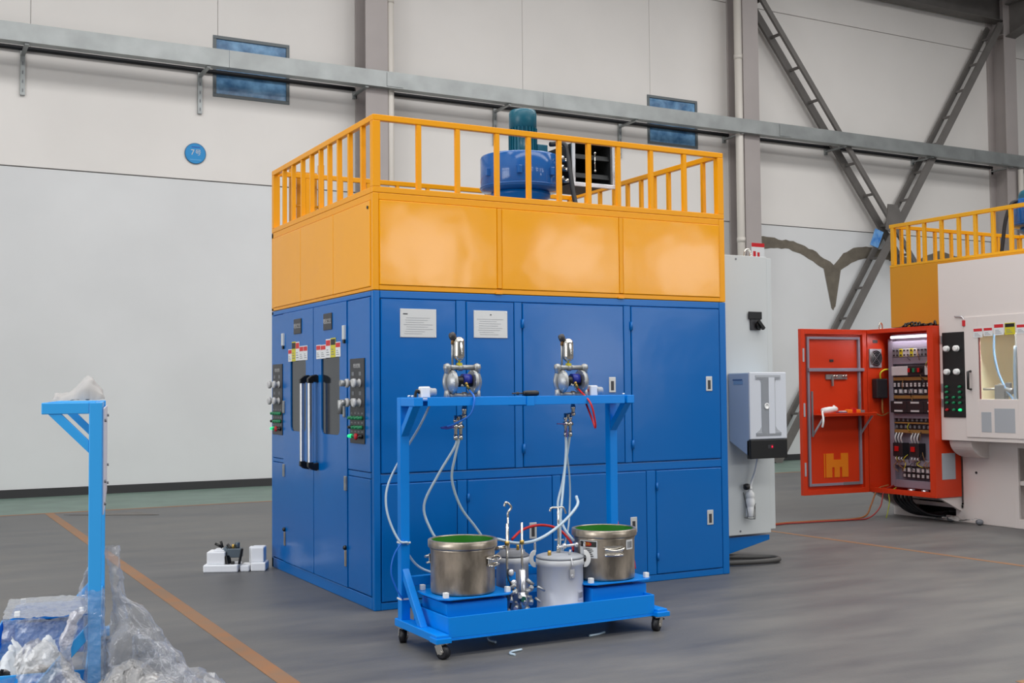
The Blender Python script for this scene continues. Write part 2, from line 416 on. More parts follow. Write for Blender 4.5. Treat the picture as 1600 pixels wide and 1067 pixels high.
# blue windows
for i, (x0, x1, z0, z1) in enumerate(WINS):
    fr = MB(); t = .055
    for a in ((x0, x1, z0, z0+t), (x0, x1, z1-t, z1), (x0, x0+t, z0+t, z1-t), (x1-t, x1, z0+t, z1-t)): fr.box(a[0], a[1], YB-.03, YB+.03, a[2], a[3])
    wn = struct(fr, 'window_%d' % (i+1), mat('window_frame_grey%d' % i, (96, 104, 108), 0.4), .004)
    MB().box(x0+t, x1-t, YB-.006, YB, z0+t, z1-t).build('pane', win_film, wn)
# steel columns (welded H sections) with flanges
def column(x, label):
    c = thing('steel_column', label, 'column', (x, 10.9, 0))
    w2 = .205
    bx('flange', steel_grey, c, x-w2, x+w2, 10.70, 10.72, 0, ZC-.02)
    bx('flange', steel_grey, c, x-w2, x+w2, 11.18, 11.225, 0, ZC-.02)
    bx('web', steel_grey, c, x-.008, x+.008, 10.72, 11.18, 0, ZC-.02)
    bx('stiffener', steel_grey, c, x-w2+.005, x+w2-.005, 10.72, 11.18, 10.02, 10.04)
    bx('base_plate', steel_grey, c, x-.26, x+.26, 10.62, 11.2, 0, .03)
    return c
column(4.35, 'grey steel wall column behind the blue booth left part')
c2 = column(12.68, 'grey steel wall column rising behind the tall white cabinet')
column(20.75, 'grey steel wall column behind the white machine at the right')
def downpipe(x, y, z0, z1, lab, r=.065):
    p = thing('drain_pipe', lab, 'pipe', (x, y, z0))
    MB().cyl((x, y, z0), (x, y, z1), r, 18).build('pipe', pipe_white, p)
    k = MB()
    for z in (2.2, 4.6, 8.4):
        if z0 < z < z1: k.cyl((x, y, z-.05), (x, y, z+.05), r+.008, 18)
    k.build('coupling', pipe_white, p)
downpipe(4.625, 10.76, 0.0, 11.3, 'white drain pipe on the right edge of the column behind the booth')
downpipe(12.36, 10.72, 0.0, 11.3, 'white drain pipe beside the column behind the tall cabinet', .08)
downpipe(20.86, 10.58, 0.0, 6.74, 'short white drain pipe ending below the cable tray at the right')
# lattice cross braces: two chords one behind the other, tied by rungs
def brace(p, q, label, near_w, far_w, n, off=0.0):
    b = thing('cross_brace', label, 'brace', (p[0], 11.0, 0))
    P0 = Vector((p[0], 0, p[1])); Q0 = Vector((q[0], 0, q[1])); d = (Q0-P0)
    yf, yn = 11.06+off, 10.70+off
    for y, wd in ((yf, far_w), (yn, near_w)):
        MB().bar(P0+Vector((0, y, 0)), Q0+Vector((0, y, 0)), wd, .06, (0, 1, 0)).build('chord', brace_grey, b)
    for i in range(n):
        t = (i+.5)/n; c = P0+d*t
        MB().bar(c+Vector((0, yf-.02, 0)), c+Vector((0, yn+.02, 0)), .05, .05, (0, 0, 1)).build('rung', brace_grey, b)
    return b
brace((12.75, 10.02), (20.6, .35), 'grey lattice cross brace falling from upper left to lower right', .11, .17, 15)
bB = brace((20.45, 10.25), (13.2, -.02), 'grey lattice cross brace rising from floor to upper right column', .17, .12, 15, .02)
MB().prism([(16.42, 5.05), (16.62, 4.98), (17.0, 5.28), (16.78, 5.62), (16.5, 5.62)], 'Y', 10.655, 10.68).build('gusset_plate', brace_grey, bB)
sg = thing('safety_sticker', 'blue rectangular notice stuck on the rising lattice brace', 'sticker', (16.05, 10.69, 4.8))
MB().prism([(15.93, 4.68), (16.16, 4.62), (16.34, 4.98), (16.10, 5.05)], 'Y', 10.655, 10.672).build('card', mat('notice_blue', (52, 120, 200), 0.4, var=.3, vscale=9, vrgb=(120, 170, 220)), sg)
# roof edge beams at the upper right
eb = thing('eave_beam', 'dark steel beam under the roof edge at the upper right', 'beam', (18, 10.6, 10.4))
bx('web', brace_grey, eb, 14.2, 26, 10.96, 10.98, 10.42, 10.95); bx('flange', brace_grey, eb, 14.2, 26, 10.82, 11.12, 10.40, 10.42); bx('flange', brace_grey, eb, 14.2, 26, 10.82, 11.12, 10.95, 10.97)
cb = thing('crane_bracket', 'dark steel bracket beam sticking out from the right column top', 'beam', (20.84, 10.2, 10.2))
MB().prism([(10.70, 9.98), (10.70, 10.75), (8.6, 10.75), (8.6, 10.62)], 'X', 20.75, 20.79).build('web', brace_grey, cb)
MB().prism([(10.70, 9.96), (10.70, 9.98), (8.6, 10.62), (8.6, 10.60)], 'X', 20.6, 20.95).build('bottom_flange', brace_grey, cb)
bx('top_flange', brace_grey, cb, 20.6, 20.95, 8.6, 10.70, 10.75, 10.77)
bx('end_plate', brace_grey, cb, 20.6, 20.95, 8.57, 8.6, 10.60, 10.77)
rb = thing('crane_rail_beam', 'dark horizontal rail beam along the top right edge', 'beam', (20, 9, 10.8))
bx('web', brace_grey, rb, 17.2, 30, 9.62, 9.64, 10.82, 11.32); bx('flange', brace_grey, rb, 17.2, 30, 9.5, 9.76, 10.79, 10.82); bx('flange', brace_grey, rb, 17.2, 30, 9.5, 9.76, 11.32, 11.35)

# cable tray with wall brackets
tr = thing('cable_tray', 'galvanised cable tray running the length of the back wall', 'cable tray', (0, 10.8, 6.8))
for a, c in zip([-9.9, -4.1, 1.75, 7.6, 13.4, 19.25], [-4.105, 1.745, 7.595, 13.395, 19.245, 25.0]):
    m = MB().box(a, c, 10.56, 10.57, 6.80, 7.08).box(a, c, 10.57, 10.75, 6.80, 6.81).box(a, c, 10.75, 10.76, 6.80, 6.98).box(a, c, 10.57, 10.60, 7.07, 7.08)
    m.build('tray_length', galv, tr)
for x in (4.63, 13.45, 20.3):
    MB().box(x-.15, x+.15, 10.548, 10.56, 6.82, 7.06).build('joint_plate', galv, tr)
for x in (-1.27, 1.43, 4.13, 6.914, 9.72, 12.35, 15.2, 17.9, 20.6):
    k = MB().bar((x, 11.2, 6.77), (x, 10.60, 6.785), .06, .03).box(x-.035, x+.035, 11.18, 11.24, 6.15 if x in (-1.27, 1.43, 6.914, 9.72) else 6.7, 6.83)
    b = k.build('bracket', galv, tr)
    if x in (-1.27, 1.43, 6.914, 9.72):
        for z in (6.22, 6.36, 6.5, 6.64): MB().box(x-.008, x+.008, 11.176, 11.18, z-.025, z+.025).build('slot', grey_md, b)
cbl = MB()
for a, c in ((-9.9, 4.12), (4.57, 12.45), (12.9, 20.6), (20.98, 26)):
    cbl.tube([(a, 11.19, 6.87), ((a+c)/2, 11.19, 6.875), (c, 11.19, 6.87)], .038, 8)
tag(cbl.build('wall_cable', black_rub), 'black cable run along the back wall below the cable tray', 'cable')

# round bay sign
rs = thing('bay_sign', 'round blue bay number sign on the white wall at the left', 'sign', (1.361, 11.2, 5.487))
MB().cyl((1.361, 11.22, 5.487), (1.361, 11.205, 5.487), .168, 40).build('disc', sign_blue, rs)
MB().lathe([(.163, 0), (.172, 0), (.172, .018), (.163, .018)], (1.361, 11.222, 5.487), (0, -1, 0), 40, cap=False).build('rim', mat('sign_rim', (30, 96, 140), .4), rs)
text('7', .13, (1.316, 11.203, 5.50), (1, 0, 0), (0, 0, 1), ink_w, rs)
text('号', .105, (1.405, 11.203, 5.50), (1, 0, 0), (0, 0, 1), ink_w, rs)
bx('underline', mat('sign_pale', (96, 170, 220), .5), rs, 1.27, 1.455, 11.2025, 11.205, 5.376, 5.39)
bx('heading_line', mat('sign_deep', (40, 90, 180), .5), rs, 1.30, 1.44, 11.2025, 11.205, 5.585, 5.60)
# notice on the column behind the cabinet
cs = thing('fire_notice', 'red and white notice plate on the column above the white cabinet', 'sign', (12.76, 10.69, 4.42))
bx('plate', sticker_w, cs, 12.59, 12.93, 10.675, 10.695, 4.20, 4.55); bx('header', sticker_r, cs, 12.59, 12.93, 10.672, 10.675, 4.47, 4.55)
MB().box(12.63, 12.70, 10.672, 10.675, 4.24, 4.38).box(12.74, 12.80, 10.672, 10.675, 4.24, 4.36).build('pictogram', sticker_r, cs)

# ------------------------------------------------------------------ the paint booth
W, D, HB, HY, HR = 3.2162, 2.4804, 2.30, 3.0126, 3.5865
bt = thing('spray_booth', 'large blue and yellow spray booth in the middle of the hall', 'booth', (W/2, D/2, 0))
# core box and frame members, panels set on it as pieces with joints
bx('body', blue_f, bt, .02, W-.02, .02, D-.02, 0, HB)
fr = MB()
for x0, x1 in ((0, .05), (W-.07, W)): fr.box(x0, x1, 0, .05, 0, HB)
fr.box(.05, W-.07, 0, .03, 2.245, HB).box(.05, W-.07, 0, .03, 0, .055).box(.05, W-.07, .002, .03, .905, .972)
fr.box(0, .03, .05, D, 2.262, HB).box(0, .03, .05, D, 0, .09).box(0, .05, D-.05, D, 0, HB)
fr.box(W-.03, W, .05, D, 2.245, HB).box(W-.03, W, .05, D, 0, .055).box(W-.05, W, D-.05, D, 0, HB).box(.05, W-.05, D-.03, D, 0, HB)
fr.build('frame', blue_f, bt, .006)
def fpanel(name, x0, x1, z0, z1, m=blue, y=-.006, t=.03):
    return bx(name, m, bt, x0, x1, y, t, z0, z1, .006)
up_x = [(.056, .655), (.745, 1.150), (1.228, 2.160), (2.238, 3.138)]
lo_x = [(.056, .655), (.745, 1.475), (1.560, 2.365), (2.465, 3.138)]
UP = [fpanel('access_door' if i > 1 else 'panel', a, c, .978, 2.24) for i, (a, c) in enumerate(up_x)]
LO = [fpanel('lower_door', a, c, .06, .900) for a, c in lo_x]
for a, c in ((.66, .74), (1.155, 1.222), (2.166, 2.232)): bx('mullion', blue_f, bt, a, c, -.003, .03, .976, 2.243, .004)
for a, c in ((.66, .74), (1.48, 1.555), (2.37, 2.46)): bx('mullion', blue_f, bt, a, c, -.003, .03, .058, .902, .004)
def latch(par, x, z, axis='Y', m=alu):
    fr = MB()
    if axis == 'Y':
        f = -.012
        fr.box(x-.032, x+.032, f, -.004, z-.062, z+.062)
        o = fr.build('latch', m, par, .006)
        bx('paddle', dark_panel, o, x-.016, x+.012, f-.003, f+.001, z-.045, z+.03, .003)
    return o
for p, x, z in ((UP[2], 2.045, 1.605), (UP[3], 3.02, 1.608), (LO[1], 1.30, .49), (LO[2], 2.235, .475), (LO[3], 3.01, .488)): latch(p, x, z, m=plate_steel)
for x, zs in ((1.226, (2.08, 1.12)), (2.236, (2.08, 1.12))):
    for z in zs: MB().cyl((x, -.012, z-.035), (x, -.012, z+.035), .011, 10).build('hinge', blue_f, bt)
for x in (.747, 1.562, 2.467):
    for z in (.77, .2): MB().cyl((x, -.012, z-.03), (x, -.012, z+.03), .009, 10).build('hinge', blue_f, bt)
# engraved plates
def nameplate(x0, x1, z0, z1, kind):
    o = bx('name_plate', plate_steel, bt, x0, x1, -.012, -.005, z0, z1, .002)
    m = MB(); y0, y1 = -.0135, -.0118; rnd = random.Random(kind)
    for i in range(9):
        z = z1-.05-i*.0165
        a = x0+.025+rnd.uniform(0, .03); c = x1-.03-rnd.uniform(0, .09)
        if i == 0: continue
        m.box(a, c, y0, y1, z-.0018, z+.0018)
    m.build('engraving', mat('engraving%d' % kind, (176, 177, 178), .5), o)
    k = MB()
    if kind == 1: k.box(x0+.022, x0+.058, y0, y1, z1-.042, z1-.035)
    else: k.box((x0+x1)/2-.006, (x0+x1)/2+.006, y0, y1, z1-.036, z1-.028)
    k.build('heading', ink_k, o)
    s = MB()
    for x in (x0+.01, x1-.01):
        for z in (z0+.01, z1-.01): s.cyl((x, -.011, z), (x, -.015, z), .004, 8)
    s.build('rivet', alu, o)
nameplate(.203, .493, 1.962, 2.172, 1); nameplate(.803, 1.091, 1.966, 2.174, 2)
# left side: side leaf, door, door, side leaf
def sleaf(name, y0, y1, z0, z1, m=blue, x=-.006):
    return bx(name, m, bt, x, .03, y0, y1, z0, z1, .005)
sleaf('side_panel', 2.10, 2.43, .985, 2.255); sleaf('side_panel', 2.10, 2.43, .10, .945)
sleaf('side_panel', .055, .515, .985, 2.255); sleaf('side_panel', .055, .515, .10, .935)
bx('cross_member', blue_f, bt, -.003, .03, 2.10, 2.43, .950, .980, .003); bx('cross_member', blue_f, bt, -.003, .03, .055, .515, .940, .980, .003)
def door(y0, y1, wy0, wy1, wz0, wz1, name='booth_door'):
    m = MB(); z0, z1 = .10, 2.258; X0, X1 = -.012, .03
    m.box(X0, X1, y0, wy0, z0, z1).box(X0, X1, wy1, y1, z0, z1).box(X0, X1, wy0, wy1, z0, wz0).box(X0, X1, wy0, wy1, wz1, z1)
    d = m.build(name, blue, bt)
    g = MB(); rr = .05; pl = []
    for cy, cz, a0 in ((wy1-rr, wz1-rr, 0), (wy0+rr, wz1-rr, 90), (wy0+rr, wz0+rr, 180), (wy1-rr, wz0+rr, 270)):
        for k in range(5): a = math.radians(a0+k*22.5); pl.append((cy+rr*math.cos(a), cz+rr*math.sin(a)))
    g.prism(pl, 'X', -.002, .004); g.build('window_pane', smoke_glass, d)
    # rounded corners of the opening in the door skin
    fm = MB()
    for sy, sz in ((wy0, wz0), (wy1, wz0), (wy1, wz1), (wy0, wz1)):
        dy = 1 if sy == wy0 else -1; dz = 1 if sz == wz0 else -1
        pts = [(sy, sz)]+[(sy+dy*rr*(1-math.sin(math.radians(a))), sz+dz*rr*(1-math.cos(math.radians(a)))) for a in (0, 22.5, 45, 67.5, 90)]
        fm.prism(pts, 'X', -.012, .0)
    fm.build('corner_fillet', blue, d)
    return d
dL = door(1.297, 2.095, 1.485, 1.893, 1.237, 1.862); dR = door(.522, 1.283, .677, 1.099, 1.235, 1.889)
def pull(y, d):
    z0, z1 = .945, 1.70; x = -.078
    h = MB().prism([(x-.016, y-.013), (x-.012, y-.018), (x+.012, y-.018), (x+.016, y-.013), (x+.016, y+.013), (x+.012, y+.018), (x-.012, y+.018), (x-.016, y+.013)], 'Z', z0+.05, z1-.05).build('pull_handle', alu, d, .003)
    for za, s in ((z0, 1), (z1, -1)):
        zb = za+s*.06
        m = MB().prism([(-.012, za+s*.0), (-.03, za-s*.01), (-.07, za), (-.098, za+s*.022), (-.098, zb), (-.055, zb), (-.055, za+s*.05), (-.012, za+s*.055)], 'Y', y-.022, y+.022)
        m.build('end_cap', black_p, h, .006)
pull(1.385, dL); pull(1.185, dR)
def hinge_s(y, z, m, hh=.055):
    o = MB().box(-.03, -.006, y-.022, y+.022, z-hh, z+hh).build('door_hinge', m, bt, .005)
    bx('hinge_foot', black_p, o, -.026, -.006, y-.018, y+.018, z-hh-.028, z-hh, .004)
for y, z in ((2.085, 2.03), (.558, 2.02)): hinge_s(y, z, white_p)
for y, z in ((2.07, 1.44), (.563, 1.43), (2.07, .888), (.541, .876)):
    MB().box(-.026, -.006, y-.02, y+.02, z-.055, z+.055).build('door_hinge', alu_cast, bt, .005)
for y, z in ((2.05, .307), (.546, .322)):
    o = MB().box(-.022, -.006, y-.016, y+.016, z-.07, z+.05).build('floor_bolt', stain_steel, bt, .004)
    MB().ball((-.02, y, z+.07), .018, .018, .018, 10, 6).build('bolt_knob', black_p, o)
def tagplate(y0, y1, z0, z1):
    o = bx('label_plate', dark_panel, bt, -.02, -.012, y0, y1, z0, z1, .006)
    text('喷涂工位', (y1-y0)*.235, (-.0215, (y0+y1)/2, (z0+z1)/2), (0, -1, 0), (0, 0, 1), ink_w, o)
tagplate(1.590, 1.785, 2.062, 2.19); tagplate(.835, 1.03, 2.058, 2.19)
def warning_row(cells, org, rt, up, nrm, parent):
    """cells: (offset along right, width, z low, z high, head colour, body material)"""
    org = Vector(org); rt = Vector(rt); up = Vector(up); nrm = Vector(nrm)
    def quad(m, a, w, z0, z1, t0, t1):
        vs = [org+rt*u+up*v+nrm*t for t in (t0, t1) for v in (z0, z1) for u in (a, a+w)]
        m.add(vs, [(0, 2, 3, 1), (4, 5, 7, 6), (0, 1, 5, 4), (2, 6, 7, 3), (0, 4, 6, 2), (1, 3, 7, 5)])
    for a, w, z0, z1, hm, bmat in cells:
        m = MB(); quad(m, a, w*.98, z0, z1, 0, .003); o = m.build('warning_label', bmat, parent)
        h = z1-z0
        m = MB(); quad(m, a+w*.04, w*.9, z1-h*.36, z1-h*.06, .003, .0038); m.build('label_header', hm, o)
        m = MB()
        for k in range(3): quad(m, a+w*.14, w*(.62-.12*k), z0+h*(.14+.13*k), z0+h*(.18+.13*k), .003, .0036)
        m.build('print_lines', ink, o)
# left door labels (right direction is -Y seen from outside)
warning_row([(0, .10, 1.832, 1.938, sticker_r, sticker_w), (.10, .105, 1.832, 2.0, sticker_k, sticker_y), (.205, .10, 1.835, 1.995, sticker_r, sticker_w), (.305, .11, 1.835, 1.955, sticker_r, sticker_w), (.415, .10, 1.835, 1.955, sticker_r, sticker_w)],
            (-.013, 1.945, 0), (0, -1, 0), (0, 0, 1), (-1, 0, 0), dL)
warning_row([(0, .105, 1.835, 1.948, sticker_r, sticker_w), (.105, .125, 1.835, 1.945, sticker_r, sticker_w), (.23, .11, 1.838, 1.985, sticker_r, sticker_w), (.34, .115, 1.838, 1.99, sticker_k, sticker_y), (.455, .11, 1.84, 1.955, sticker_r, sticker_w)],
            (-.013, 1.208, 0), (0, -1, 0), (0, 0, 1), (-1, 0, 0), dR)
# control panels of the left side
def control_panel(y0, y1, z0, z1, handle=True):
    o = bx('control_panel', dark_panel, bt, -.014, -.006, y0, y1, z0, z1, .003)
    wy = y1-y0; Y = lambda t: y1-t*wy; Z = lambda t: z1-t*(z1-z0)
    text('喷涂控制', .036, (-.0155, Y(.5), Z(.09)), (0, -1, 0), (0, 0, 1), ink_w, o)
    for tz in (.29, .52):
        for ty in (.22, .72):
            MB().lathe([(.030, 0), (.032, .01), (.022, .014), (.021, .034), (.033, .038), (.033, .056), (.024, .062)], (-.014, Y(ty), Z(tz)), (-1, 0, 0), 18).build('regulator_knob', mat('knob_grey', (196, 196, 196), .45) if 'knob_grey' not in MATS else MATS['knob_grey'], o)
            q = MB(); q.box(-.0155, -.014, Y(ty)-.022, Y(ty)+.022, Z(tz-.11)-.014, Z(tz-.11)+.014); q.build('dial_label', ink, o)
        if handle:
            m = MB().cyl((-.07, Y(.22), Z(tz)), (-.115, Y(.22), Z(tz)), .024, 14)
            if tz > .4: m.cyl((-.115, Y(.22), Z(tz)+.02), (-.115, Y(.22)+.0, Z(tz)-.085), .019, 14)
            m.build('air_fitting', alu_cast, o)
    for r, (tz, ms) in enumerate(((.70, [btn_green]*4), (.81, [black_p, btn_green, btn_green, btn_green]), (.915, [led_green, btn_green, btn_red, black_p]))):
        for k, mm in enumerate(ms):
            ty = .14+.24*k; big = mm in (btn_red,)
            MB().lathe([(.015, 0), (.015, .014), (.012 if not big else .024, .016), (.012 if not big else .024, .03), (.008, .034)], (-.014, Y(ty), Z(tz)), (-1, 0, 0), 14).build('push_button', mm, o)
        q = MB()
        for k in range(4): q.box(-.0155, -.014, Y(.14+.24*k)-.016, Y(.14+.24*k)+.016, Z(tz-.055)-.006, Z(tz-.055)+.006)
        q.build('button_labels', ink, o)
control_panel(.155, .448, 1.185, 1.815); control_panel(2.13, 2.412, 1.192, 1.818, False)
# yellow upper band
bx('upper_body', yellow_f, bt, .02, W-.02, .02, D-.02, HB, HY-.04)
yf = MB()
for x0, x1 in ((0, .045), (W-.06, W)): yf.box(x0, x1, 0, .05, HB+.004, HY)
yf.box(.045, W-.06, 0, .03, HY-.05, HY).box(.045, W-.06, 0, .03, HB+.004, HB+.04)
yf.box(0, .03, .05, D, HY-.05, HY).box(0, .03, .05, D, HB+.004, HB+.03).box(0, .05, D-.05, D, HB+.004, HY)
yf.box(W-.03, W, .05, D, HB+.004, HY).box(.05, W-.05, D-.03, D, HB+.004, HY)
yf.build('upper_frame', yellow_f, bt, .004)
for a, c in ((.0465, 1.0105), (1.0515, 2.1285), (2.1665, 3.1545)): bx('yellow_panel', yellow, bt, a, c, -.005, .03, HB+.0415, HY-.0515, .005)
for a, c in ((1.012, 1.05), (2.13, 2.165)): bx('yellow_mullion', yellow_f, bt, a, c, -.008, .03, HB+.045, HY-.053, .003)
for a, c in ((.0515, .8345), (.8365, 1.643), (1.645, 2.4285)): bx('yellow_panel', yellow, bt, -.005, .03, a, c, HB+.0315, HY-.0515, .005)
MB().cyl((-.006, .09, HY-.10), (-.012, .09, HY-.10), .012, 10).build('screw_hole', black_p, bt)
bx('roof_deck', grey_md, bt, .03, W-.03, .03, D-.03, HY-.04, HY-.02)
for x in (1.03, 2.15): MB().box(x-.035, x+.02, -.012, .0, HB+.002, HB+.016).build('lifting_tab', yellow_f, bt)
# blue bracket under the cabinet at the right flank
MB().prism([(W, .22), (4.10, .22), (W+.02, .06)], 'Y', .50, .90).build('cabinet_bracket', blue_f, bt, .004) if False else MB().prism([(W, .215), (4.11, .215), (4.11, .17), (W+.18, -.0+.02), (W, .02)], 'Y', .52, .95).build('cabinet_bracket', blue_f, bt, .004)

# guard rail on the booth roof
gr = thing('guard_rail', 'yellow guard rail around the roof of the big booth', 'railing', (W/2, D/2, HY))
t = .042
bx('bottom_rail', yellow_f, gr, 0, W, 0, .05, HY+.002, HY+.045, .004); bx('bottom_rail', yellow_f, gr, 0, .05, .05, D, HY+.002, HY+.045, .004)
bx('bottom_rail', yellow_f, gr, W-.05, W, .05, D, HY+.002, HY+.045, .004); bx('bottom_rail', yellow_f, gr, .05, W-.05, D-.05, D, HY+.002, HY+.045, .004)
bx('top_rail', yellow_f, gr, 0, W, 0, t, HR-.045, HR, .005); bx('top_rail', yellow_f, gr, 0, t, t, D, HR-.045, HR, .005)
bx('top_rail', yellow_f, gr, W-t, W, t, D, HR-.045, HR, .005); bx('top_rail', yellow_f, gr, t, W-t, D-t, D, HR-.045, HR, .005)
for x in (0, W-.06): bx('corner_post', yellow_f, gr, x, x+.06, 0, .06, HY+.045, HR-.045, .004)
for x in (0, W-.06): bx('corner_post', yellow_f, gr, x, x+.06, D-.06, D, HY+.045, HR-.045, .004)
for x in (.355, .675, 1.012, 1.292, 1.57, 1.846, 2.13, 2.455, 2.796): bx('baluster', yellow_f, gr, x-.003, x+.033, .004, .04, HY+.045, HR-.045, .003)
for y in (.252, .521, .757, .978, 1.19, 1.416, 1.65, 1.906, 2.162):
    bx('baluster', yellow_f, gr, .004, .04, y-.017, y+.017, HY+.045, HR-.045, .003)
    bx('baluster', yellow_f, gr, W-.04, W-.004, y-.017, y+.017, HY+.045, HR-.045, .003)
for x in (.33, .66, .93, 1.23, 1.55, 1.88, 2.2, 2.5, 2.83): bx('baluster', yellow_f, gr, x-.017, x+.017, D-.04, D-.004, HY+.045, HR-.045, .003)
# access ladder at the back with its hand rails above the roof
ld = thing('access_ladder', 'mustard access ladder standing behind the booth at its back left', 'ladder', (.35, D+.1, 0))
for x in (.22, .50): bx('stile', yellow_d, ld, x-.025, x+.025, D+.06, D+.11, 0, 3.70, .004)
for k in range(11): MB().cyl((.22, D+.085, .3+.3*k), (.50, D+.085, .3+.3*k), .014, 10).build('rung', yellow_d, ld)
bx('gate_plate', yellow_d, ld, .26, .46, D+.075, D+.085, HY+.05, 3.62, .003)

# blower on the roof
FC = Vector((1.945, 1.30, HY-.02))
bl = thing('exhaust_blower', 'blue exhaust blower with teal motor on the booth roof', 'blower', FC)
def fc(x, y, z): return (FC.x+x, FC.y+y, z)
MB().lathe([(.27, 0), (.27, .03), (.23, .035), (.22, .28), (.27, .31), (.27, .345), (.24, .36)], fc(0, 0, HY-.02), n=40).build('inlet_neck', blue_f, bl)
MB().lathe([(.24, .35), (.355, .372), (.362, .382), (.362, .66), (.355, .675), (.10, .685)], fc(0, 0, HY-.02), n=48).build('volute', fan_blue, bl)
MB().lathe([(.366, .0), (.37, .006), (.366, .012)], fc(0, 0, HY+.37), n=48, cap=False).build('seam_band', fan_blue, bl)
for a in (190, 240, 290):
    q = Vector((math.cos(math.radians(a)), math.sin(math.radians(a)), 0))*.37
    bx('lug', fan_blue, bl, FC.x+q.x-.02, FC.x+q.x+.02, FC.y+q.y-.02, FC.y+q.y+.02, HY+.45, HY+.52, .005)
mt = MB().lathe([(.15, 0), (.15, .02), (.118, .025), (.118, .27), (.126, .275), (.126, .40), (.115, .43), (.06, .445)], fc(.03, 0, HY+.655), n=32).build('motor', teal, bl)
fm = MB()
for k in range(24):
    a = 2*PI*k/24; d = Vector((math.cos(a), math.sin(a), 0)); p = Vector(fc(.03, 0, 0))+d*.124
    fm.bar(p+Vector((0, 0, HY+.69)), p+Vector((0, 0, HY+.92)), .006, .014, d)
fm.build('cooling_fins', teal, mt)
bx('terminal_box', teal, mt, FC.x+.13, FC.x+.24, FC.y-.09, FC.y+.05, HY+.66, HY+.78, .008)
bx('motor_foot', fan_blue, bl, FC.x+.12, FC.x+.30, FC.y-.12, FC.y+.10, HY+.60, HY+.66, .006)
# outlet duct to the right of the volute, with a bright flange facing the front
ox0, ox1, oz0, oz1, oy = FC.x+.34, FC.x+.73, HY+.40, HY+.76, .92
dd = MB(); tt = .01
dd.box(ox0, ox1, oy, 1.5, oz0, oz0+tt).box(ox0, ox1, oy, 1.5, oz1-tt, oz1).box(ox0, ox0+tt, oy, 1.5, oz0+tt, oz1-tt).box(ox1-tt, ox1, oy, 1.5, oz0+tt, oz1-tt).box(ox0, ox1, 1.5, 1.51, oz0, oz1)
dd.build('outlet_duct', dark_void, bl)
ff = MB(); e = .035
for a in ((ox0-e, ox1+e, oz0-e, oz0), (ox0-e, ox1+e, oz1, oz1+e), (ox0-e, ox0, oz0, oz1), (ox1, ox1+e, oz0, oz1)): ff.box(a[0], a[1], oy-.02, oy, a[2], a[3])
ff.build('outlet_flange', alu, bl, .003)
lv = MB()
for z in (oz0+.07, oz0+.24): lv.bar((ox0+.01, oy+.03, z), (ox1-.01, oy+.03, z), .012, .05, (0, .5, 1))
lv.build('damper_blade', dark_void, bl)
MB().cyl((ox0+.22, oy+.005, oz0+.13), (ox0+.22, oy+.005, oz0+.27), .006, 8).ball((ox0+.22, oy+.005, oz0+.12), .014).ball((ox0+.22, oy+.005, oz0+.28), .014).build('damper_rod', chrome, bl)
MB().tube([(FC.x+.22, 1.14, HY+.77), (FC.x+.30, 1.0, HY+.74), (FC.x+.28, .9, HY+.5), (FC.x+.27, .8, HY+.2), (FC.x+.29, .7, HY-.02)], .022, 10).build('motor_cable', black_rub, bl)
cm = MB()
for z in (.42, .52, .60): cm.cyl((FC.x+.26, 1.0, HY+z), (FC.x+.34, .93, HY+z), .022, 10).ball((FC.x+.25, .97, HY+z+.02), .02)
cm.build('cable_clamp', chrome, bl)

# ------------------------------------------------------------------ electrical cabinet on the booth's right flank
ec = thing('electrical_cabinet', 'tall pale grey electrical cabinet on the right flank of the booth', 'cabinet', (3.75, .6, .23))
CZ0, CZ1 = .235, 2.785
bx('body', white_p, ec, W+.004, 4.19, .55, .98, CZ0+.03, CZ1-.005, .004)
cd = bx('door', white_p, ec, W+.02, 4.11, .50, .545, CZ0, CZ1, .004)
bx('door_edge', white_p, ec, 4.125, 4.185, .52, .55, CZ0+.03, CZ1-.01, .003)
q = bx('rotary_switch', dark_panel, cd, 3.90, 4.02, .485, .5, 2.10, 2.22, .004)
bx('switch_header', black_p, q, 3.875, 4.03, .478, .49, 2.20, 2.27, .004)
MB().lathe([(.035, 0), (.035, .03), (.025, .035)], (3.985, .486, 2.145), (0, -1, 0), 18).bar((3.955, .445, 2.18), (4.02, .445, 2.11), .03, .03).build('switch_handle', black_p, q, .003)
for z in (.27, 2.75): MB().cyl((3.75, .5, z), (3.75, .497, z), .01, 8).build('screw', grey_md, cd)
eye = MB().lathe([(.02, 0), (.02, .02)], (4.1, .75, CZ1-.01), n=12).tube([(4.06, .75, CZ1+.02), (4.07, .75, CZ1+.08), (4.1, .75, CZ1+.10), (4.13, .75, CZ1+.08), (4.14, .75, CZ1+.02)], .01, 8).build('lifting_eye', chrome, ec)
# cabinet air conditioner
ac = thing('air_conditioner', 'white cabinet air conditioner with black foot hung on the grey cabinet', 'air conditioner', (3.85, .35, 1.3))
ax0, ax1, ay0, ay1 = 3.635, 4.055, .225, .495
MB().prism([(ay0, .96), (ay1, 1.09), (ay1, 1.703), (ay0, 1.703)], 'X', ax0, ax1-.0).build('housing', ac_side, ac, .008)
fp = bx('front_cover', ac_front, ac, ax0-.002, ax1+.006, ay0-.022, ay0, 1.112, 1.708, .008)
bp_ = bx('display_foot', black_p, ac, ax0, ax1+.005, ay0-.024, ay0+.03, .94, 1.108, .006)
MB().box(3.83, 3.86, ay0-.026, ay0-.023, 1.03, 1.06).build('display', dark_panel, bp_)
MB().box(3.863, 3.892, ay0-.0265, ay0-.023, 1.028, 1.062).build('red_display', mat('red_display_base', (110, 20, 40), .4), bp_)
MB().box(3.872, 3.886, ay0-.028, ay0-.0265, 1.036, 1.05).build('power_light', led_red, bp_)
yy = ay0-.022
gp = []
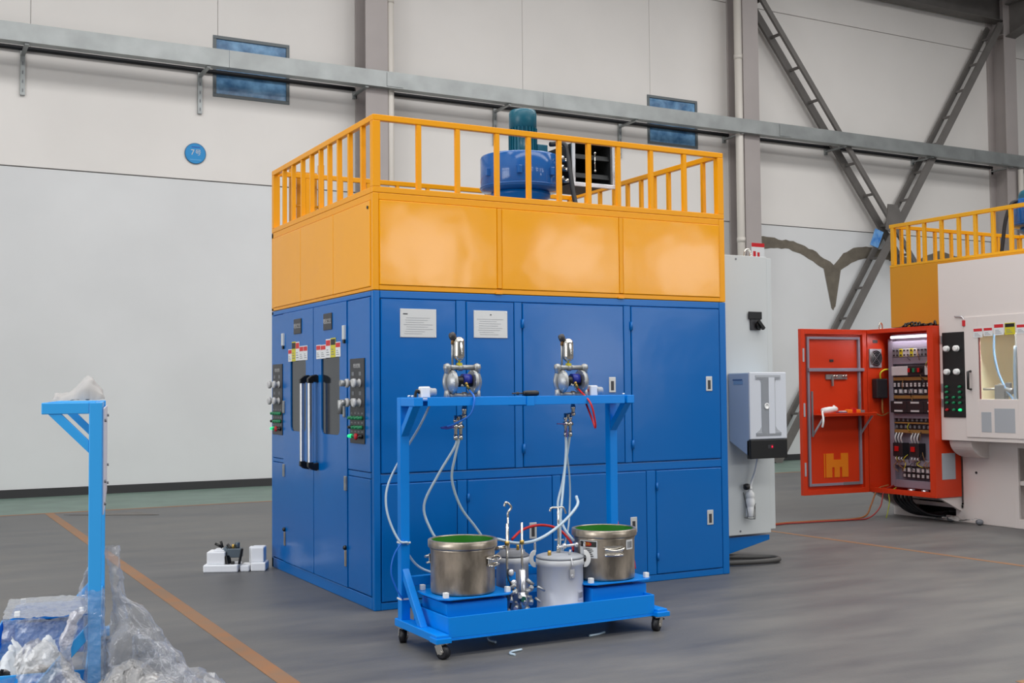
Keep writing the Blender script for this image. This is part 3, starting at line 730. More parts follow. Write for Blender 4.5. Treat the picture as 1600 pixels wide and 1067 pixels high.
L = [(.0, .60-.03), (.0, .555), (.05, .53), (.065, .50), (.065, .09), (.045, .06), (.0, .03), (.0, .0)]
xc0, xw, zb = 3.70, .29, 1.14
pts = [(xc0+a, zb+z*.95) for a, z in L]+[(xc0+xw-a, zb+z*.95) for a, z in L[::-1]]
MB().prism(pts, 'Y', yy-.003, yy+.001).build('grille_recess', grey_lt, fp)
sl = MB()
for k in range(44):
    z = zb+.015+k*.0118; a = 0.0 if (z < zb+.03 or z > zb+.50) else .068
    sl.bar((xc0+a+.002, yy-.006, z), (xc0+xw-a-.002, yy-.006, z), .004, .005)
sl.build('grille_slats', grey_lt, fp)
bx('grille_plate', ac_front, fp, xc0+.145, xc0+xw-.075, yy-.0095, yy-.006, zb+.02, zb+.52, .001)
MB().lathe([(.0, 0), (.028, 0), (.028, .006), (.018, .007), (.018, .004), (.0, .004)], (xc0+.12, yy-.008, zb+.265), (0, -1, 0), 20).build('emblem_ring', white_pl, fp)
bx('side_badge', mat('badge_blue', (70, 110, 160), .5), ac, ax0-.004, ax0, .30, .43, 1.635, 1.648, .001); bx('side_badge', mat('badge_pale', (132, 170, 208), .5), ac, ax0-.003, ax0, .295, .42, 1.60, 1.632, .001)
# condensate bottle on the cabinet door
bo = thing('condensate_bottle', 'white drain bottle in a wire holder on the cabinet door', 'bottle', (3.83, .44, .42))
MB().lathe([(.034, 0), (.04, .008), (.04, .085), (.036, .092), (.04, .10), (.04, .15), (.034, .165), (.034, .175), (.04, .185), (.036, .215), (.02, .232), (.018, .245)], (3.83, .452, .40), n=24).build('bottle', white_pl, bo)
MB().cyl((3.83, .452, .645), (3.83, .452, .67), .02, 16).build('cap', white_pl, bo)
MB().lathe([(.028, 0), (.032, .012), (.028, .04), (.01, .045)], (3.795, .455, .655), (-.3, -.2, 1), 14).build('drain_valve', black_p, bo)
MB().tube([(3.83, .452, .66), (3.85, .45, .72), (3.885, .43, .84), (3.89, .40, 1.0)], .011, 8).build('drain_tube', white_pl, bo)
wr = MB().tube([(3.79, .498, .62), (3.787, .44, .44), (3.787, .44, .39), (3.83, .405, .385), (3.875, .44, .39), (3.875, .44, .5)], .0028, 6).tube([(3.83, .405, .385), (3.84, .405, .49), (3.875, .43, .52)], .0028, 6).tube([(3.787, .44, .39), (3.80, .498, .39)], .0028, 6)
wr.build('wire_holder', black_p, bo)
lp = MB().tube([(3.05, .62, .05), (3.5, .60, .045), (3.85, .50, .03), (4.02, .38, .03), (3.97, .25, .03), (3.75, .24, .03), (3.4, .34, .03), (3.22, .5, .03)], .022, 10)
tag(lp.build('floor_cable', mat('grey_cable', (74, 72, 70), .6)), 'thick dark cable looped on the floor under the tall grey cabinet', 'cable')

# ------------------------------------------------------------------ pump carts
def caster(par, x, y, ang, brake):
    c = MB().box(x-.04, x+.04, y-.035, y+.035, .088, .095).cyl((x, y, .08), (x, y, .09), .026, 14)
    dx, dy = math.cos(ang), math.sin(ang); px, py = -dy, dx
    wx, wy = x+dx*.022, y+dy*.022
    for s in (-1, 1):
        a = Vector((x+px*s*.026, y+py*s*.026, .086)); b = Vector((wx+px*s*.026, wy+py*s*.026, .036))
        c.bar(a, b, .050, .004, (px, py, 0))
    o = c.build('caster', chrome, par, .002)
    wl = MB().lathe([(.030, -.022), (.041, -.018), (.041, .018), (.030, .022)], (wx, wy, .041), (px, py, 0), 24)
    wl.build('wheel', black_rub, o)
    MB().cyl((wx-px*.030, wy-py*.030, .041), (wx+px*.030, wy+py*.030, .041), .012, 10).build('axle', chrome, o)
    if brake:
        MB().bar((x-dx*.02, y-dy*.02, .075), (x-dx*.075, y-dy*.075, .062), .035, .012).build('brake_pedal', black_p, o, .003)
L2 = .785
def make_cart(root, m, panel=None, shelf=True):
    for s in (-1, 1):
        x = s*L2
        bx('post', m, root, x-.03, x+.03, -.03, .03, .14, 1.53, .004)
        bx('shelf_arm', m, root, x-.03, x+.03, -.245, -.03, 1.475, 1.53, .004)
        MB().prism([(-.215, 1.475), (-.155, 1.475), (-.03, 1.345), (-.03, 1.285)], 'X', x-.026, x+.026).build('arm_brace', m, root, .003)
        bx('base_beam', m, root, x-.04, x+.04, -.575, .06, .095, .142, .004)
        MB().prism([(-.03, .46), (-.03, .39), (-.25, .142), (-.31, .142)], 'X', x-.022, x+.022).build('base_brace', m, root, .003)
        bx('caster_block', m, root, x-.05, x+.05, -.59, -.49, .095, .125, .003)
    bx('cross_rail', m, root, -L2+.03, L2-.03, -.02, .02, .345, .405, .004)
    t = MB(); x0, x1, y0, y1 = -.735, .745, -.545, -.035; k = .008
    t.box(x0, x1, y0, y1, .105, .113).box(x0, x1, y0, y0+k, .113, .235).box(x0, x1, y1-k, y1, .113, .235).box(x0, x0+k, y0+k, y1-k, .113, .235).box(x1-k, x1, y0+k, y1-k, .113, .235)
    t.build('drip_tray', m, root, .003)
    bx('tray_flange', m, root, x0, x1, y0-.004, y0+.03, .098, .105, .002)
    if shelf:
        for a, c in ((-.725, -.03), (.03, .735)):
            s = MB().box(a, c, -.245, .0, 1.505, 1.512).box(a, c, -.248, -.240, 1.475, 1.53).box(a, c, -.006, .0, 1.475, 1.53)
            s.build('shelf', m, root, .002)
    bx('shelf_bracket', m, root, -.028, .028, -.255, .0, 1.468, 1.53, .003)
    bx('back_rail', m, root, -L2+.03, L2-.03, .0, .022, 1.48, 1.525, .003)
    if panel:
        p = bx('back_panel', panel, root, -L2+.02, L2-.02, .032, .04, .98, 1.50, .002)
        for x in (-.7, .72):
            for z in (1.03, 1.14, 1.44): MB().cyl((x, .04, z), (x, .05, z), .008, 8).build('bolt', grey_md, p)
    for i, (x, y, a, br) in enumerate(((-L2, .0, -2.2, True), (-L2, -.535, -1.1, False), (L2-.01, -.535, -2.6, True), (L2-.01, .0, -2.4, False))): caster(root, x, y, a, br)
CX, CY = .575, -1.02
cart = thing('pump_cart', 'blue wheeled cart with pumps and paint pots in front of the booth', 'cart', (CX, CY, 0))
# built in cart-local coordinates, then moved
BASE[cart.name] = Vector((0, 0, 0)); make_cart(cart, cart_blue)
for s in (-1, 1):
    pass
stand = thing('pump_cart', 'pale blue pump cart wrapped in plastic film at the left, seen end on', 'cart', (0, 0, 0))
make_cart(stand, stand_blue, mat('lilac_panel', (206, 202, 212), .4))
SX, SY, SA = -2.055, -1.075, math.radians(-99.8)
stand.location = (SX, SY, 0); stand.rotation_euler = (0, 0, SA)
SM = Matrix.Translation((SX, SY, 0)) @ Matrix.Rotation(SA, 4, 'Z')
BASE[cart.name] = Vector((CX, CY, 0))

# platforms with plates and stops under the paint pots
def platform(x0, x1, label):
    y0, y1 = -1.475, -1.075
    p = thing('weighing_platform', label, 'platform', ((x0+x1)/2, (y0+y1)/2, .113))
    bx('base_box', cart_blue, p, x0+.045, x1-.05, y0+.02, y1-.02, .114, .292, .005)
    bx('bearing', black_p, p, x0+.12, x1-.12, y0+.08, y1-.08, .292, .315)
    c = .055; a0, a1, b0, b1 = x0, x1, y0-.01, y1+.01
    MB().prism([(a0+c, b0), (a1-c, b0), (a1, b0+c), (a1, b1-c), (a1-c, b1), (a0+c, b1), (a0, b1-c), (a0, b0+c)], 'Z', .315, .326).build('top_plate', cart_blue, p, .002)
    for x in (x0+.045, x1-.045):
        for y in (y0+.03, y1-.03): MB().box(x-.015, x+.015, y-.015, y+.015, .326, .36).build('stop_block', white_pl, p, .003)
    return p
platform(-.165, .345, 'blue weighing platform under the left paint pot'); platform(.865, 1.385, 'blue weighing platform under the right paint pot with warning label')
def arc_label(m, cx, cy, r, a0, a1, z0, z1, n=8):
    vs = []; fs = []
    for i in range(n+1):
        a = a0+(a1-a0)*i/n
        for rr in (r, r+.0015):
            for z in (z0, z1): vs.append((cx+rr*math.cos(a), cy+rr*math.sin(a), z))
    for i in range(n):
        q = 4*i; fs += [(q+2, q+3, q+7, q+6), (q, q+1, q+5, q+4), (q, q+2, q+6, q+4), (q+1, q+3, q+7, q+5)]
    fs += [(0, 1, 3, 2), (4*n, 4*n+1, 4*n+3, 4*n+2)]
    return m.add(vs, fs)
def pot(cx, cy, r, label, handle_ang, labels):
    z0 = .3275; h = .325
    p = thing('paint_pot', label, 'pot', (cx, cy, z0))
    o = MB().lathe([(.0, 0), (r-.012, 0), (r-.002, .004), (r, .015), (r, h-.055), (r+.002, h-.05), (r+.014, h-.046), (r+.016, h-.04), (r+.016, h-.004), (r+.012, h), (r-.006, h), (r-.006, h-.006)], (cx, cy, z0), n=56, cap=False)
    bd = o.build('body', stain_steel, p)
    MB().lathe([(r-.0062, h-.0062), (r-.0064, .03), (r-.02, .012), (.0, .012)], (cx, cy, z0), n=56, cap=False).build('lining', green_in, bd)
    MB().lathe([(r+.003, 0), (r+.004, .004), (r+.003, .008)], (cx, cy, z0+h-.062), n=56, cap=False).build('bead', stain_steel, bd)
    for sgn in (0, PI):
        a = math.radians(handle_ang)+sgn; d = Vector((math.cos(a), math.sin(a), 0)); tng = Vector((-d.y, d.x, 0)); c = Vector((cx, cy, z0+h*.62))
        m = MB().tube([c+d*(r-.004)-tng*.065+Vector((0, 0, .02)), c+d*(r+.03)-tng*.06+Vector((0, 0, .01)), c+d*(r+.036)-tng*.02, c+d*(r+.036)+tng*.02, c+d*(r+.03)+tng*.06+Vector((0, 0, .01)), c+d*(r-.004)+tng*.065+Vector((0, 0, .02))], .007, 8)
        m.tube([c+d*(r-.004)-tng*.055-Vector((0, 0, .025)), c+d*(r+.022)-tng*.05-Vector((0, 0, .03)), c+d*(r+.022)+tng*.05-Vector((0, 0, .03)), c+d*(r-.004)+tng*.055-Vector((0, 0, .025))], .008, 8)
        m.bar(c+d*(r+.003)-tng*.06+Vector((0, 0, .0)), c+d*(r+.003)+tng*.06, .006, .055, (0, 0, 1))
        m.build('handle', chrome, p, .001)
    for a0, a1, za, zb, kind in labels:
        o = arc_label(MB(), cx, cy, r+.001, math.radians(a0), math.radians(a1), za, zb).build('label', sticker_w, p)
        w_ = a1-a0; hh = zb-za
        if kind == 1:
            arc_label(MB(), cx, cy, r+.0026, math.radians(a0+.04*w_), math.radians(a1-.04*w_), zb-hh*.36, zb-hh*.05).build('label_header', sticker_k, o)
            m = MB(); am = math.radians((a0+a1)/2); n = Vector((math.cos(am), math.sin(am), 0)); tt_ = Vector((-n.y, n.x, 0)); cc = Vector((cx, cy, zb-hh*.2))+n*(r+.0042)
            ring = [cc+tt_*(.030*math.cos(2*PI*k/20))+Vector((0, 0, .013*math.sin(2*PI*k/20))) for k in range(20)]
            m.add(ring+[q+n*.0012 for q in ring], [list(range(20))[::-1], list(range(20, 40))]+[(k, (k+1) % 20, 20+(k+1) % 20, 20+k) for k in range(20)]); m.build('red_oval', sticker_r, o)
            text('危险', .018, cc+n*.0024, tt_, (0, 0, 1), sticker_y, o)
            m = MB()
            for k in range(5): arc_label(m, cx, cy, r+.0026, math.radians(a0+w_*.3), math.radians(a1-w_*(.2+.05*(k % 3))), za+hh*(.1+.1*k), za+hh*(.14+.1*k), 4)
            m.build('print_lines', ink_k, o)
        else:
            m = MB()
            for k in range(6): arc_label(m, cx, cy, r+.0026, math.radians(a0+w_*(.14+.125*k)), math.radians(a0+w_*(.2+.125*k)), za+hh*.15, zb-hh*.18, 2)
            m.build('print_lines', ink, o)
pot(.075, -1.28, .200, 'battered stainless paint pot on the left platform of the cart', -52, [])
pot(1.122, -1.28, .200, 'stainless paint pot with warning label on the right platform', -106, [(-174, -136, .475, .588, 1), (-78, -58, .525, .588, 2)])

# diaphragm pumps on the shelf (built round the origin, then placed)
PZ = 1.5125
def make_pump(label, loc):
    p = thing('diaphragm_pump', label, 'pump', (0, 0, 0), 'diaphragm pumps on the cart shelf')
    for s in (-1, 1):
        x = s*.075
        MB().lathe([(.075, -.012), (.078, -.008), (.078, .008), (.072, .014), (.055, .03), (.03, .04), (.0, .042)], (x, 0, .112), (s, 0, 0), 28).build('chamber', alu_cast, p)
        b = MB()
        for k in range(8):
            a = 2*PI*k/8; b.cyl((x-s*.014, .068*math.cos(a), .112+.068*math.sin(a)), (x+s*.018, .068*math.cos(a), .112+.068*math.sin(a)), .006, 8)
        b.build('bolts', alu, p)
        m = MB().cyl((x+s*.032, 0, .0), (x+s*.032, 0, .06), .024, 16, .018).cyl((x+s*.032, 0, .165), (x+s*.032, 0, .225), .018, 16, .022).ball((x+s*.03, 0, .205), .027)
        m.tube([(x+s*.032, 0, .05), (x+s*.048, 0, .112), (x+s*.032, 0, .175)], .016, 10).box(x+s*.01, x+s*.06, -.03, .03, .0, .01)
        m.build('manifold_elbow', alu_cast, p)
    MB().cyl((-.10, 0, .205), (.105, 0, .205), .016, 16).cyl((-.03, 0, .205), (.0, 0, .205), .022, 6).build('top_manifold', alu_cast, p)
    MB().cyl((-.10, 0, .025), (.105, 0, .025), .016, 16).cyl((-.002, 0, .025), (.028, 0, .025), .023, 6).build('bottom_manifold', alu_cast, p)
    mc = MB().cyl((-.055, 0, .115), (.06, 0, .115), .034, 20).build('air_motor', black_p, p)
    MB().cyl((-.005, -.006, .128), (.052, -.006, .128), .036, 20).build('motor_cover', blue_lever, mc)
    MB().cyl((.012, -.036, .095), (.030, -.036, .065), .009, 10).ball((.01, -.036, .10), .012).build('air_inlet', brass, mc)
    MB().ball((-.02, -.036, .088), .01).cyl((-.02, -.03, .088), (-.02, -.055, .088), .006, 8).build('gauge_screw', chrome, mc)
    ds = MB().lathe([(.006, 0), (.008, .03), (.02, .034), (.034, .05), (.036, .065), (.036, .150), (.032, .168), (.02, .181), (.0, .186)], (-.022, 0, .215), n=24).build('surge_tank', chrome, p)
    MB().box(-.032, -.008, -.018, .018, .215, .235).build('yellow_tag', sticker_y, ds)
    MB().cyl((-.06, .02, .215), (-.06, .02, .36), .007, 10).build('riser', alu_cast, p)
    MB().lathe([(.018, -.02), (.026, -.012), (.026, .012), (.018, .02)], (-.058, .02, .405), (.6, -.5, .3), 16).build('silencer', dark_panel, p)
    MB().cyl((-.06, .02, .355), (-.056, .02, .395), .01, 10).build('silencer_stem', copper, p)
    # fittings below the shelf
    f = MB().cyl((.012, 0, -.02), (.012, 0, -.10), .013, 14).cyl((.012, 0, -.05), (.012, 0, -.075), .017, 6).ball((.012, 0, -.105), .017).cyl((.012, 0, -.105), (-.045, -.01, -.115), .013, 12)
    f.build('drop_pipe', chrome, p)
    vv = MB()
    for x in (-.055, -.020):
        vv.cyl((x, -.012, -.10), (x, -.012, -.24), .011, 12).cyl((x, -.012, -.155), (x, -.012, -.185), .017, 6).cyl((x, -.012, -.125), (x, -.012, -.14), .016, 6).cyl((x, -.012, -.225), (x, -.012, -.255), .014, 12)
    vv.cyl((-.075, -.012, -.172), (-.0, -.012, -.172), .01, 10)
    vo = vv.build('ball_valves', chrome, p)
    return p, vo
p1, v1 = make_pump('grey diaphragm pump with silver tank on the left half of the cart shelf', None)
p2 = dup(p1, (.965, -1.14, PZ), 'grey diaphragm pump with silver tank beside the red air hose')
MB().prism([(-.165, -.172), (-.12, -.165), (-.075, -.166), (-.075, -.178), (-.12, -.186), (-.155, -.182)], 'Y', -.028, -.008).build('valve_lever', blue_lever, p1, .002)
p1.location = (.150, -1.14, PZ); BASE[p1.name] = Vector(p1.location); BASE[p2.name] = Vector(p2.location)
MB().bar((.965-.06, -1.165, PZ-.172), (.965-.13, -1.165, PZ-.168), .012, .008).bar((.965-.055, -1.165, PZ-.2), (.965-.058, -1.17, PZ-.26), .008, .012, (0, 1, 0)).build('valve_lever', mat('mauve_lever', (92, 74, 140), .4), p2, .002)

# air regulators
def regulator(x, y, label, black_left):
    g = thing('air_regulator', label, 'regulator', (x, y, PZ), 'air regulators on the cart shelf')
    bx('body', white_pl, g, x-.042, x+.02, y-.028, y+.028, PZ+.012, PZ+.085, .008)
    bx('foot', alu, g, x-.04, x+.045, y-.03, y+.03, PZ, PZ+.012, .002)
    MB().lathe([(.024, 0), (.028, .008), (.024, .016), (.024, .038), (.02, .045)], (x+.02, y-.006, PZ+.05), (1, -.25, 0), 18).build('knob', grey_lt, g)
    MB().tube([(x-.042, y, PZ+.045), (x-.06, y, PZ+.06), (x-.072, y, PZ+.035), (x-.074, y-.002, PZ+.004)], .010, 8).build('hose_elbow', black_p if black_left else red_p, g)
regulator(-.105, -1.14, 'small pale air regulator at the left end of the cart shelf', True)
regulator(1.165, -1.10, 'small pale air regulator at the right end of the cart shelf', False)
tg = thing('spray_tool_handle', 'black rubber tool handle lying in the middle of the cart shelf', 'tool', (.60, -1.2, 1.56))
MB().lathe([(.008, 0), (.016, .006), (.019, .03), (.019, .10), (.015, .112), (.006, .116)], (.54, -1.235, 1.548), (1, .0, .0), 16).build('grip', black_p, tg)
MB().cyl((.46, -1.235, 1.548), (.54, -1.235, 1.548), .005, 8).cyl((.50, -1.235, 1.538), (.50, -1.235, 1.558), .01, 8).build('shank', dark_panel, tg)
bo_ = MB()
for x, y in ((-.225, -1.2), (-.20, -1.09), (1.345, -1.2)): bo_.cyl((x-CX+CX, y, 1.53), (x, y, 1.543), .009, 8)
b_ = bo_.build('shelf_bolts', alu, cart)

# aluminium pressure tanks
def c_clamp(par, c, d):
    """white C shaped lid clamp at c (rim point), opening towards the tank; d = outward direction"""
    d = Vector(d).normalized(); t = Vector((-d.y, d.x, 0)); c = Vector(c); pts = []
    for k in range(9):
        a = math.radians(-100+25*k); pts.append((.014+.040*math.cos(a), .055*math.sin(a)-.012))
    m = MB(); vs = []
    for (a, z), (a2, z2) in zip([(u*1.0, v*1.0) for u, v in pts], [(.014+(u-.014)*.28, -.012+(v+.012)*.45) for u, v in pts]):
        for s in (-.017, .017): vs += [c+d*a+t*s+Vector((0, 0, z)), c+d*a2+t*s+Vector((0, 0, z2))]
    fs = []
    for i in range(8):
        q = 4*i; fs += [(q, q+4, q+6, q+2), (q+1, q+3, q+7, q+5), (q, q+1, q+5, q+4), (q+2, q+6, q+7, q+3)]
    fs += [(0, 2, 3, 1), (32, 33, 35, 34)]
    m.add(vs, fs); o = m.build('lid_clamp', white_pl, par, .002)
    k = MB().cyl(c+d*.014+Vector((0, 0, .03)), c+d*.014+Vector((0, 0, .085)), .008, 10)
    k.bar(c+d*.014-t*.032+Vector((0, 0, .088)), c+d*.014+t*.032+Vector((0, 0, .088)), .012, .010)
    k.build('wing_screw', alu, o, .002)
tk = thing('pressure_tank', 'white aluminium pressure tank with lid clamps in the cart tray', 'tank', (.765, -1.30, .113))
TX, TY, TR = .762, -1.305, .15
MB().lathe([(TR-.015, 0), (TR, .006), (TR, .045), (TR+.003, .048), (TR+.003, .055), (TR, .058), (TR, .325), (TR+.006, .33), (TR+.006, .365), (TR, .37)], (TX, TY, .114), n=48).build('body', tank_alu, tk)
MB().lathe([(TR+.004, .372), (TR+.004, .384), (TR-.02, .392), (.07, .402), (.0, .404)], (TX, TY, .114), n=48).build('lid', grey_lt, tk)
for a in (170, -8, 80):
    d = Vector((math.cos(math.radians(a-20)), math.sin(math.radians(a-20)), 0)); c_clamp(tk, Vector((TX, TY, .49))+d*(TR-.004), d)
ZT = .515
MB().cyl((TX-.01, TY, ZT), (TX-.01, TY, ZT+.29), .007, 10).cyl((TX-.01, TY, ZT), (TX-.01, TY, ZT+.045), .013, 10).tube([(TX-.01, TY, ZT+.275), (TX-.012, TY, ZT+.29), (TX-.06, TY, ZT+.292), (TX-.072, TY, ZT+.27)], .007, 8).tube([(TX-.01, TY, ZT+.292), (TX+.03, TY, ZT+.29), (TX+.05, TY, ZT+.25)], .006, 8).build('suction_pipe', chrome, tk)
MB().cyl((TX-.02, TY-.02, ZT+.04), (TX+.13, TY-.05, ZT+.055), .009, 10).ball((TX+.02, TY-.025, ZT+.045), .018).ball((TX+.10, TY-.045, ZT+.05), .016).build('outlet_cock', alu, tk)
MB().cyl((TX-.095, TY-.03, ZT-.01), (TX-.095, TY-.03, ZT+.025), .012, 10).build('relief_valve', brass, tk)
MB().cyl((TX+.02, TY-.09, ZT-.01), (TX+.02, TY-.10, ZT+.03), .008, 10).build('lid_bolt', alu, tk)
hk = MB().box(TX-.022, TX+.012, TY-TR-.012, TY-TR+.002, .37, .43).tube([(TX-.005, TY-TR-.008, .43), (TX-.005, TY-TR-.016, .46), (TX-.005, TY-TR+.0, .50)], .005, 8).cyl((TX-.005, TY-TR-.02, .385), (TX-.005, TY-TR, .385), .012, 12)
hk.build('lid_latch', alu, tk, .002)
lb = arc_label(MB(), TX, TY, TR+.001, math.radians(-72), math.radians(-50), .225, .285).build('label', mat('tank_label', (214, 216, 222), .5), tk)
m = MB()
for k in range(5): arc_label(m, TX, TY, TR+.0026, math.radians(-70+4*k), math.radians(-68.4+4*k), .24, .275, 2)
m.build('print_lines', ink, lb)
# small dosing tank with rods and valves
t2 = thing('dosing_tank', 'small grey dosing tank crowded with valves between pot and white tank', 'tank', (.50, -1.2, .113))
X2, Y2, R2 = .485, -1.17, .105
MB().lathe([(R2-.01, 0), (R2, .006), (R2, .34), (R2+.006, .345), (R2+.006, .38), (R2, .385)], (X2, Y2, .114), n=36).build('body', tank_alu, t2)
MB().lathe([(R2+.003, .386), (R2+.003, .396), (R2-.02, .41), (R2-.025, .425), (.0, .43)], (X2, Y2, .114), n=36).build('lid', grey_md, t2)
MB().cyl((X2-.03, Y2, .54), (X2-.03, Y2, .77), .007, 10).tube([(X2-.03, Y2, .75), (X2-.028, Y2, .78), (X2-.005, Y2, .81), (X2-.02, Y2, .835), (X2-.045, Y2, .845), (X2-.055, Y2, .82)], .008, 8).cyl((X2-.03, Y2, .54), (X2-.03, Y2, .58), .012, 8).build('dip_pipe', chrome, t2)
MB().cyl((X2+.02, Y2-.04, .54), (X2+.02, Y2-.04, .58), .01, 8).build('relief_valve', brass, t2)
for x in (.345, .452):
    MB().cyl((x, -1.36, .26), (x, -1.36, .735), .008, 10).build('guide_rod', chrome, t2)
    MB().cyl((x, -1.36, .60), (x, -1.36, .625), .015, 8).build('rod_collar', brass, t2)
MB().cyl((.452, -1.36, .16), (.452, -1.36, .44), .022, 16).cyl((.452, -1.36, .20), (.452, -1.36, .30), .03, 16).build('metering_cylinder', alu, t2)
bx('valve_plate', cart_blue, t2, .345, .40, -1.372, -1.35, .31, .43, .003)
vk = MB(); rnd = random.Random(4)
for k in range(26):
    c = Vector((rnd.uniform(.335, .54), rnd.uniform(-1.42, -1.33), rnd.uniform(.15, .34)))
    d = Vector((rnd.uniform(-1, 1), rnd.uniform(-1, .2), rnd.uniform(-.6, .6))).normalized()
    vk.cyl(c, c+d*rnd.uniform(.03, .06), rnd.uniform(.007, .015), 10)
vk.build('valve_cluster', alu_cast, t2)
for c in ((.36, -1.375, .43), (.375, -1.38, .365)): MB().lathe([(.02, 0), (.022, .01), (.018, .016), (.008, .017)], c, (0, -1, 0.1), 16).build('gauge', alu, t2)
MB().cyl((.425, -1.40, .265), (.425, -1.425, .265), .018, 12).build('green_knob', mat('green_knob', (12, 92, 70), .4), t2)
MB().tube([(.35, -1.36, .46), (.335, -1.39, .40), (.36, -1.41, .33), (.37, -1.37, .26), (.36, -1.36, .20)], .005, 8).build('black_tube', black_rub, t2)
MB().cyl((.335, -1.40, .15), (.395, -1.40, .15), .03, 14).cyl((.50, -1.37, .15), (.56, -1.38, .15), .03, 14).build('drain_fitting', alu_cast, t2)
MB().cyl((.28, -1.3, .575), (.345, -1.34, .585), .014, 10).ball((.28, -1.29, .60), .016).build('side_valve', chrome, t2)

# hoses
def hose(name, label, pts, r, m, cat='hose', group=None):
    return tag(MB().tube(pts, r, 10).build(name, m), label, cat, group)
hose('paint_hose', 'milky paint hose curving left from the left pump valves behind the left pot', [(.108, -1.15, 1.265), (.09, -1.13, 1.20), (0.01, -1.06, 1.03), (-.06, -1.0, .84), (-.02, -1.02, .68), (.075, -1.05, .52), (.09, -1.06, .335)], .0085, clear_hose)
hose('paint_hose', 'milky paint hose swinging right from the left pump valves past the left pot rim', [(.122, -1.15, 1.265), (.105, -1.12, 1.15), (.11, -1.06, 1.0), (.19, -1.02, .82), (.31, -.99, .68), (.38, -.99, .58), (.42, -1.02, .46)], .0085, clear_hose)
hose('transfer_hose', 'milky hose sagging between the tanks and rising towards the right pot', [(.36, -1.2, .62), (.45, -1.32, .60), (.60, -1.33, .62), (.78, -1.30, .70), (.95, -1.22, .80), (.97, -1.18, .86)], .010, clear_hose)
hose('paint_hose', 'milky paint hose dropping straight from the right pump valves to the white tank', [(.912, -1.15, 1.265), (.905, -1.16, 1.15), (.86, -1.2, .95), (.80, -1.26, .76), (.775, -1.29, .62), (.765, -1.30, .53)], .0085, clear_hose)
hose('paint_hose', 'milky paint hose looping behind the white tank from the right pump valves', [(.944, -1.15, 1.265), (.935, -1.13, 1.15), (.90, -1.12, .95), (.85, -1.14, .80), (.86, -1.20, .66), (.90, -1.26, .575)], .0085, clear_hose)
hose('paint_hose', 'milky paint hose bulging right from the right pump valves beside the right pot', [(.942, -1.15, 1.265), (.95, -1.10, 1.16), (1.01, -1.03, .98), (1.03, -1.0, .82), (1.0, -1.02, .62), (.92, -1.08, .48)], .0065, clear_hose)
hose('air_hose', 'milky air hose running down the left cart post behind its top brace', [(-.03, -1.05, 1.495), (-.09, -1.0, 1.34), (-.20, -.95, 1.14), (-.30, -.97, .96), (-.31, -1.0, .80), (-.255, -1.045, .64), (-.20, -1.06, .62), (-.17, -.97, .56), (-.08, -.95, .45), (.02, -1.03, .40)], .0075, clear_hose)
hose('air_tube', 'thin blue air tube bowing out beside the left cart post', [(-.225, -1.055, .64), (-.29, -1.055, .55), (-.31, -1.055, .44), (-.27, -1.055, .33), (-.232, -1.055, .27)], .005, blue_hose, 'tube')
st = MB()
for z in (.62, .27): st.lathe([(.049, -.004), (.052, 0), (.049, .004)], (-.21, -1.02, z), n=24)
for k, z in enumerate((.62, .27)):
    q = MB()
    q.box(-.243, -.177, -1.054, -1.05, z-.005, z+.005).box(-.243, -.177, -.99, -.986, z-.005, z+.005).box(-.245, -.24, -1.05, -.99, z-.005, z+.005).box(-.18, -.175, -1.05, -.99, z-.005, z+.005)
    q.build('cable_tie', white_pl, cart)
hose('air_hose', 'red air hose hanging in a V from the right pump', [(.995, -1.178, 1.575), (1.02, -1.29, 1.48), (1.055, -1.29, 1.36), (1.068, -1.27, 1.315), (1.075, -1.23, 1.36), (1.08, -1.13, 1.49)], .0065, red_hose)
hose('air_hose', 'red air hose arching behind the white tank', [(.56, -1.03, .585), (.66, -1.0, .64), (.80, -.99, .66), (.92, -1.02, .63), (.98, -1.08, .55), (.97, -1.14, .49)], .009, red_hose)
hose('air_hose', 'red air hose down behind the right pot to the platform edge', [(1.38, -1.0, .86), (1.40, -1.0, .74), (1.39, -1.04, .64), (1.40, -1.10, .52), (1.43, -1.16, .42), (1.435, -1.18, .34)], .008, red_hose)
hose('air_tube', 'blue air tube from the left pump crossing the valves', [(.180, -1.178, 1.575), (.165, -1.28, 1.52), (.14, -1.27, 1.42), (.06, -1.2, 1.36), (.02, -1.18, 1.345)], .006, blue_hose, 'tube')
# off-cuts of tube lying on the floor in front of and under the cart
for pts, lab in (([(.26, -1.36, .008), (.25, -1.30, .008), (.27, -1.24, .014), (.31, -1.22, .03)], 'clear tube off-cut curled on the floor under the cart middle'),
        ([(.20, -1.72, .008), (.19, -1.68, .008), (.22, -1.64, .008), (.30, -1.62, .008)], 'bent clear tube off-cut on the floor ahead of the cart'),
        ([(.86, -1.50, .008), (.93, -1.49, .008), (1.0, -1.46, .008)], 'straight clear tube off-cut on the floor by the right half of the cart')):
    hose('tube_offcut', lab, pts, .007, clear_hose, 'tube')

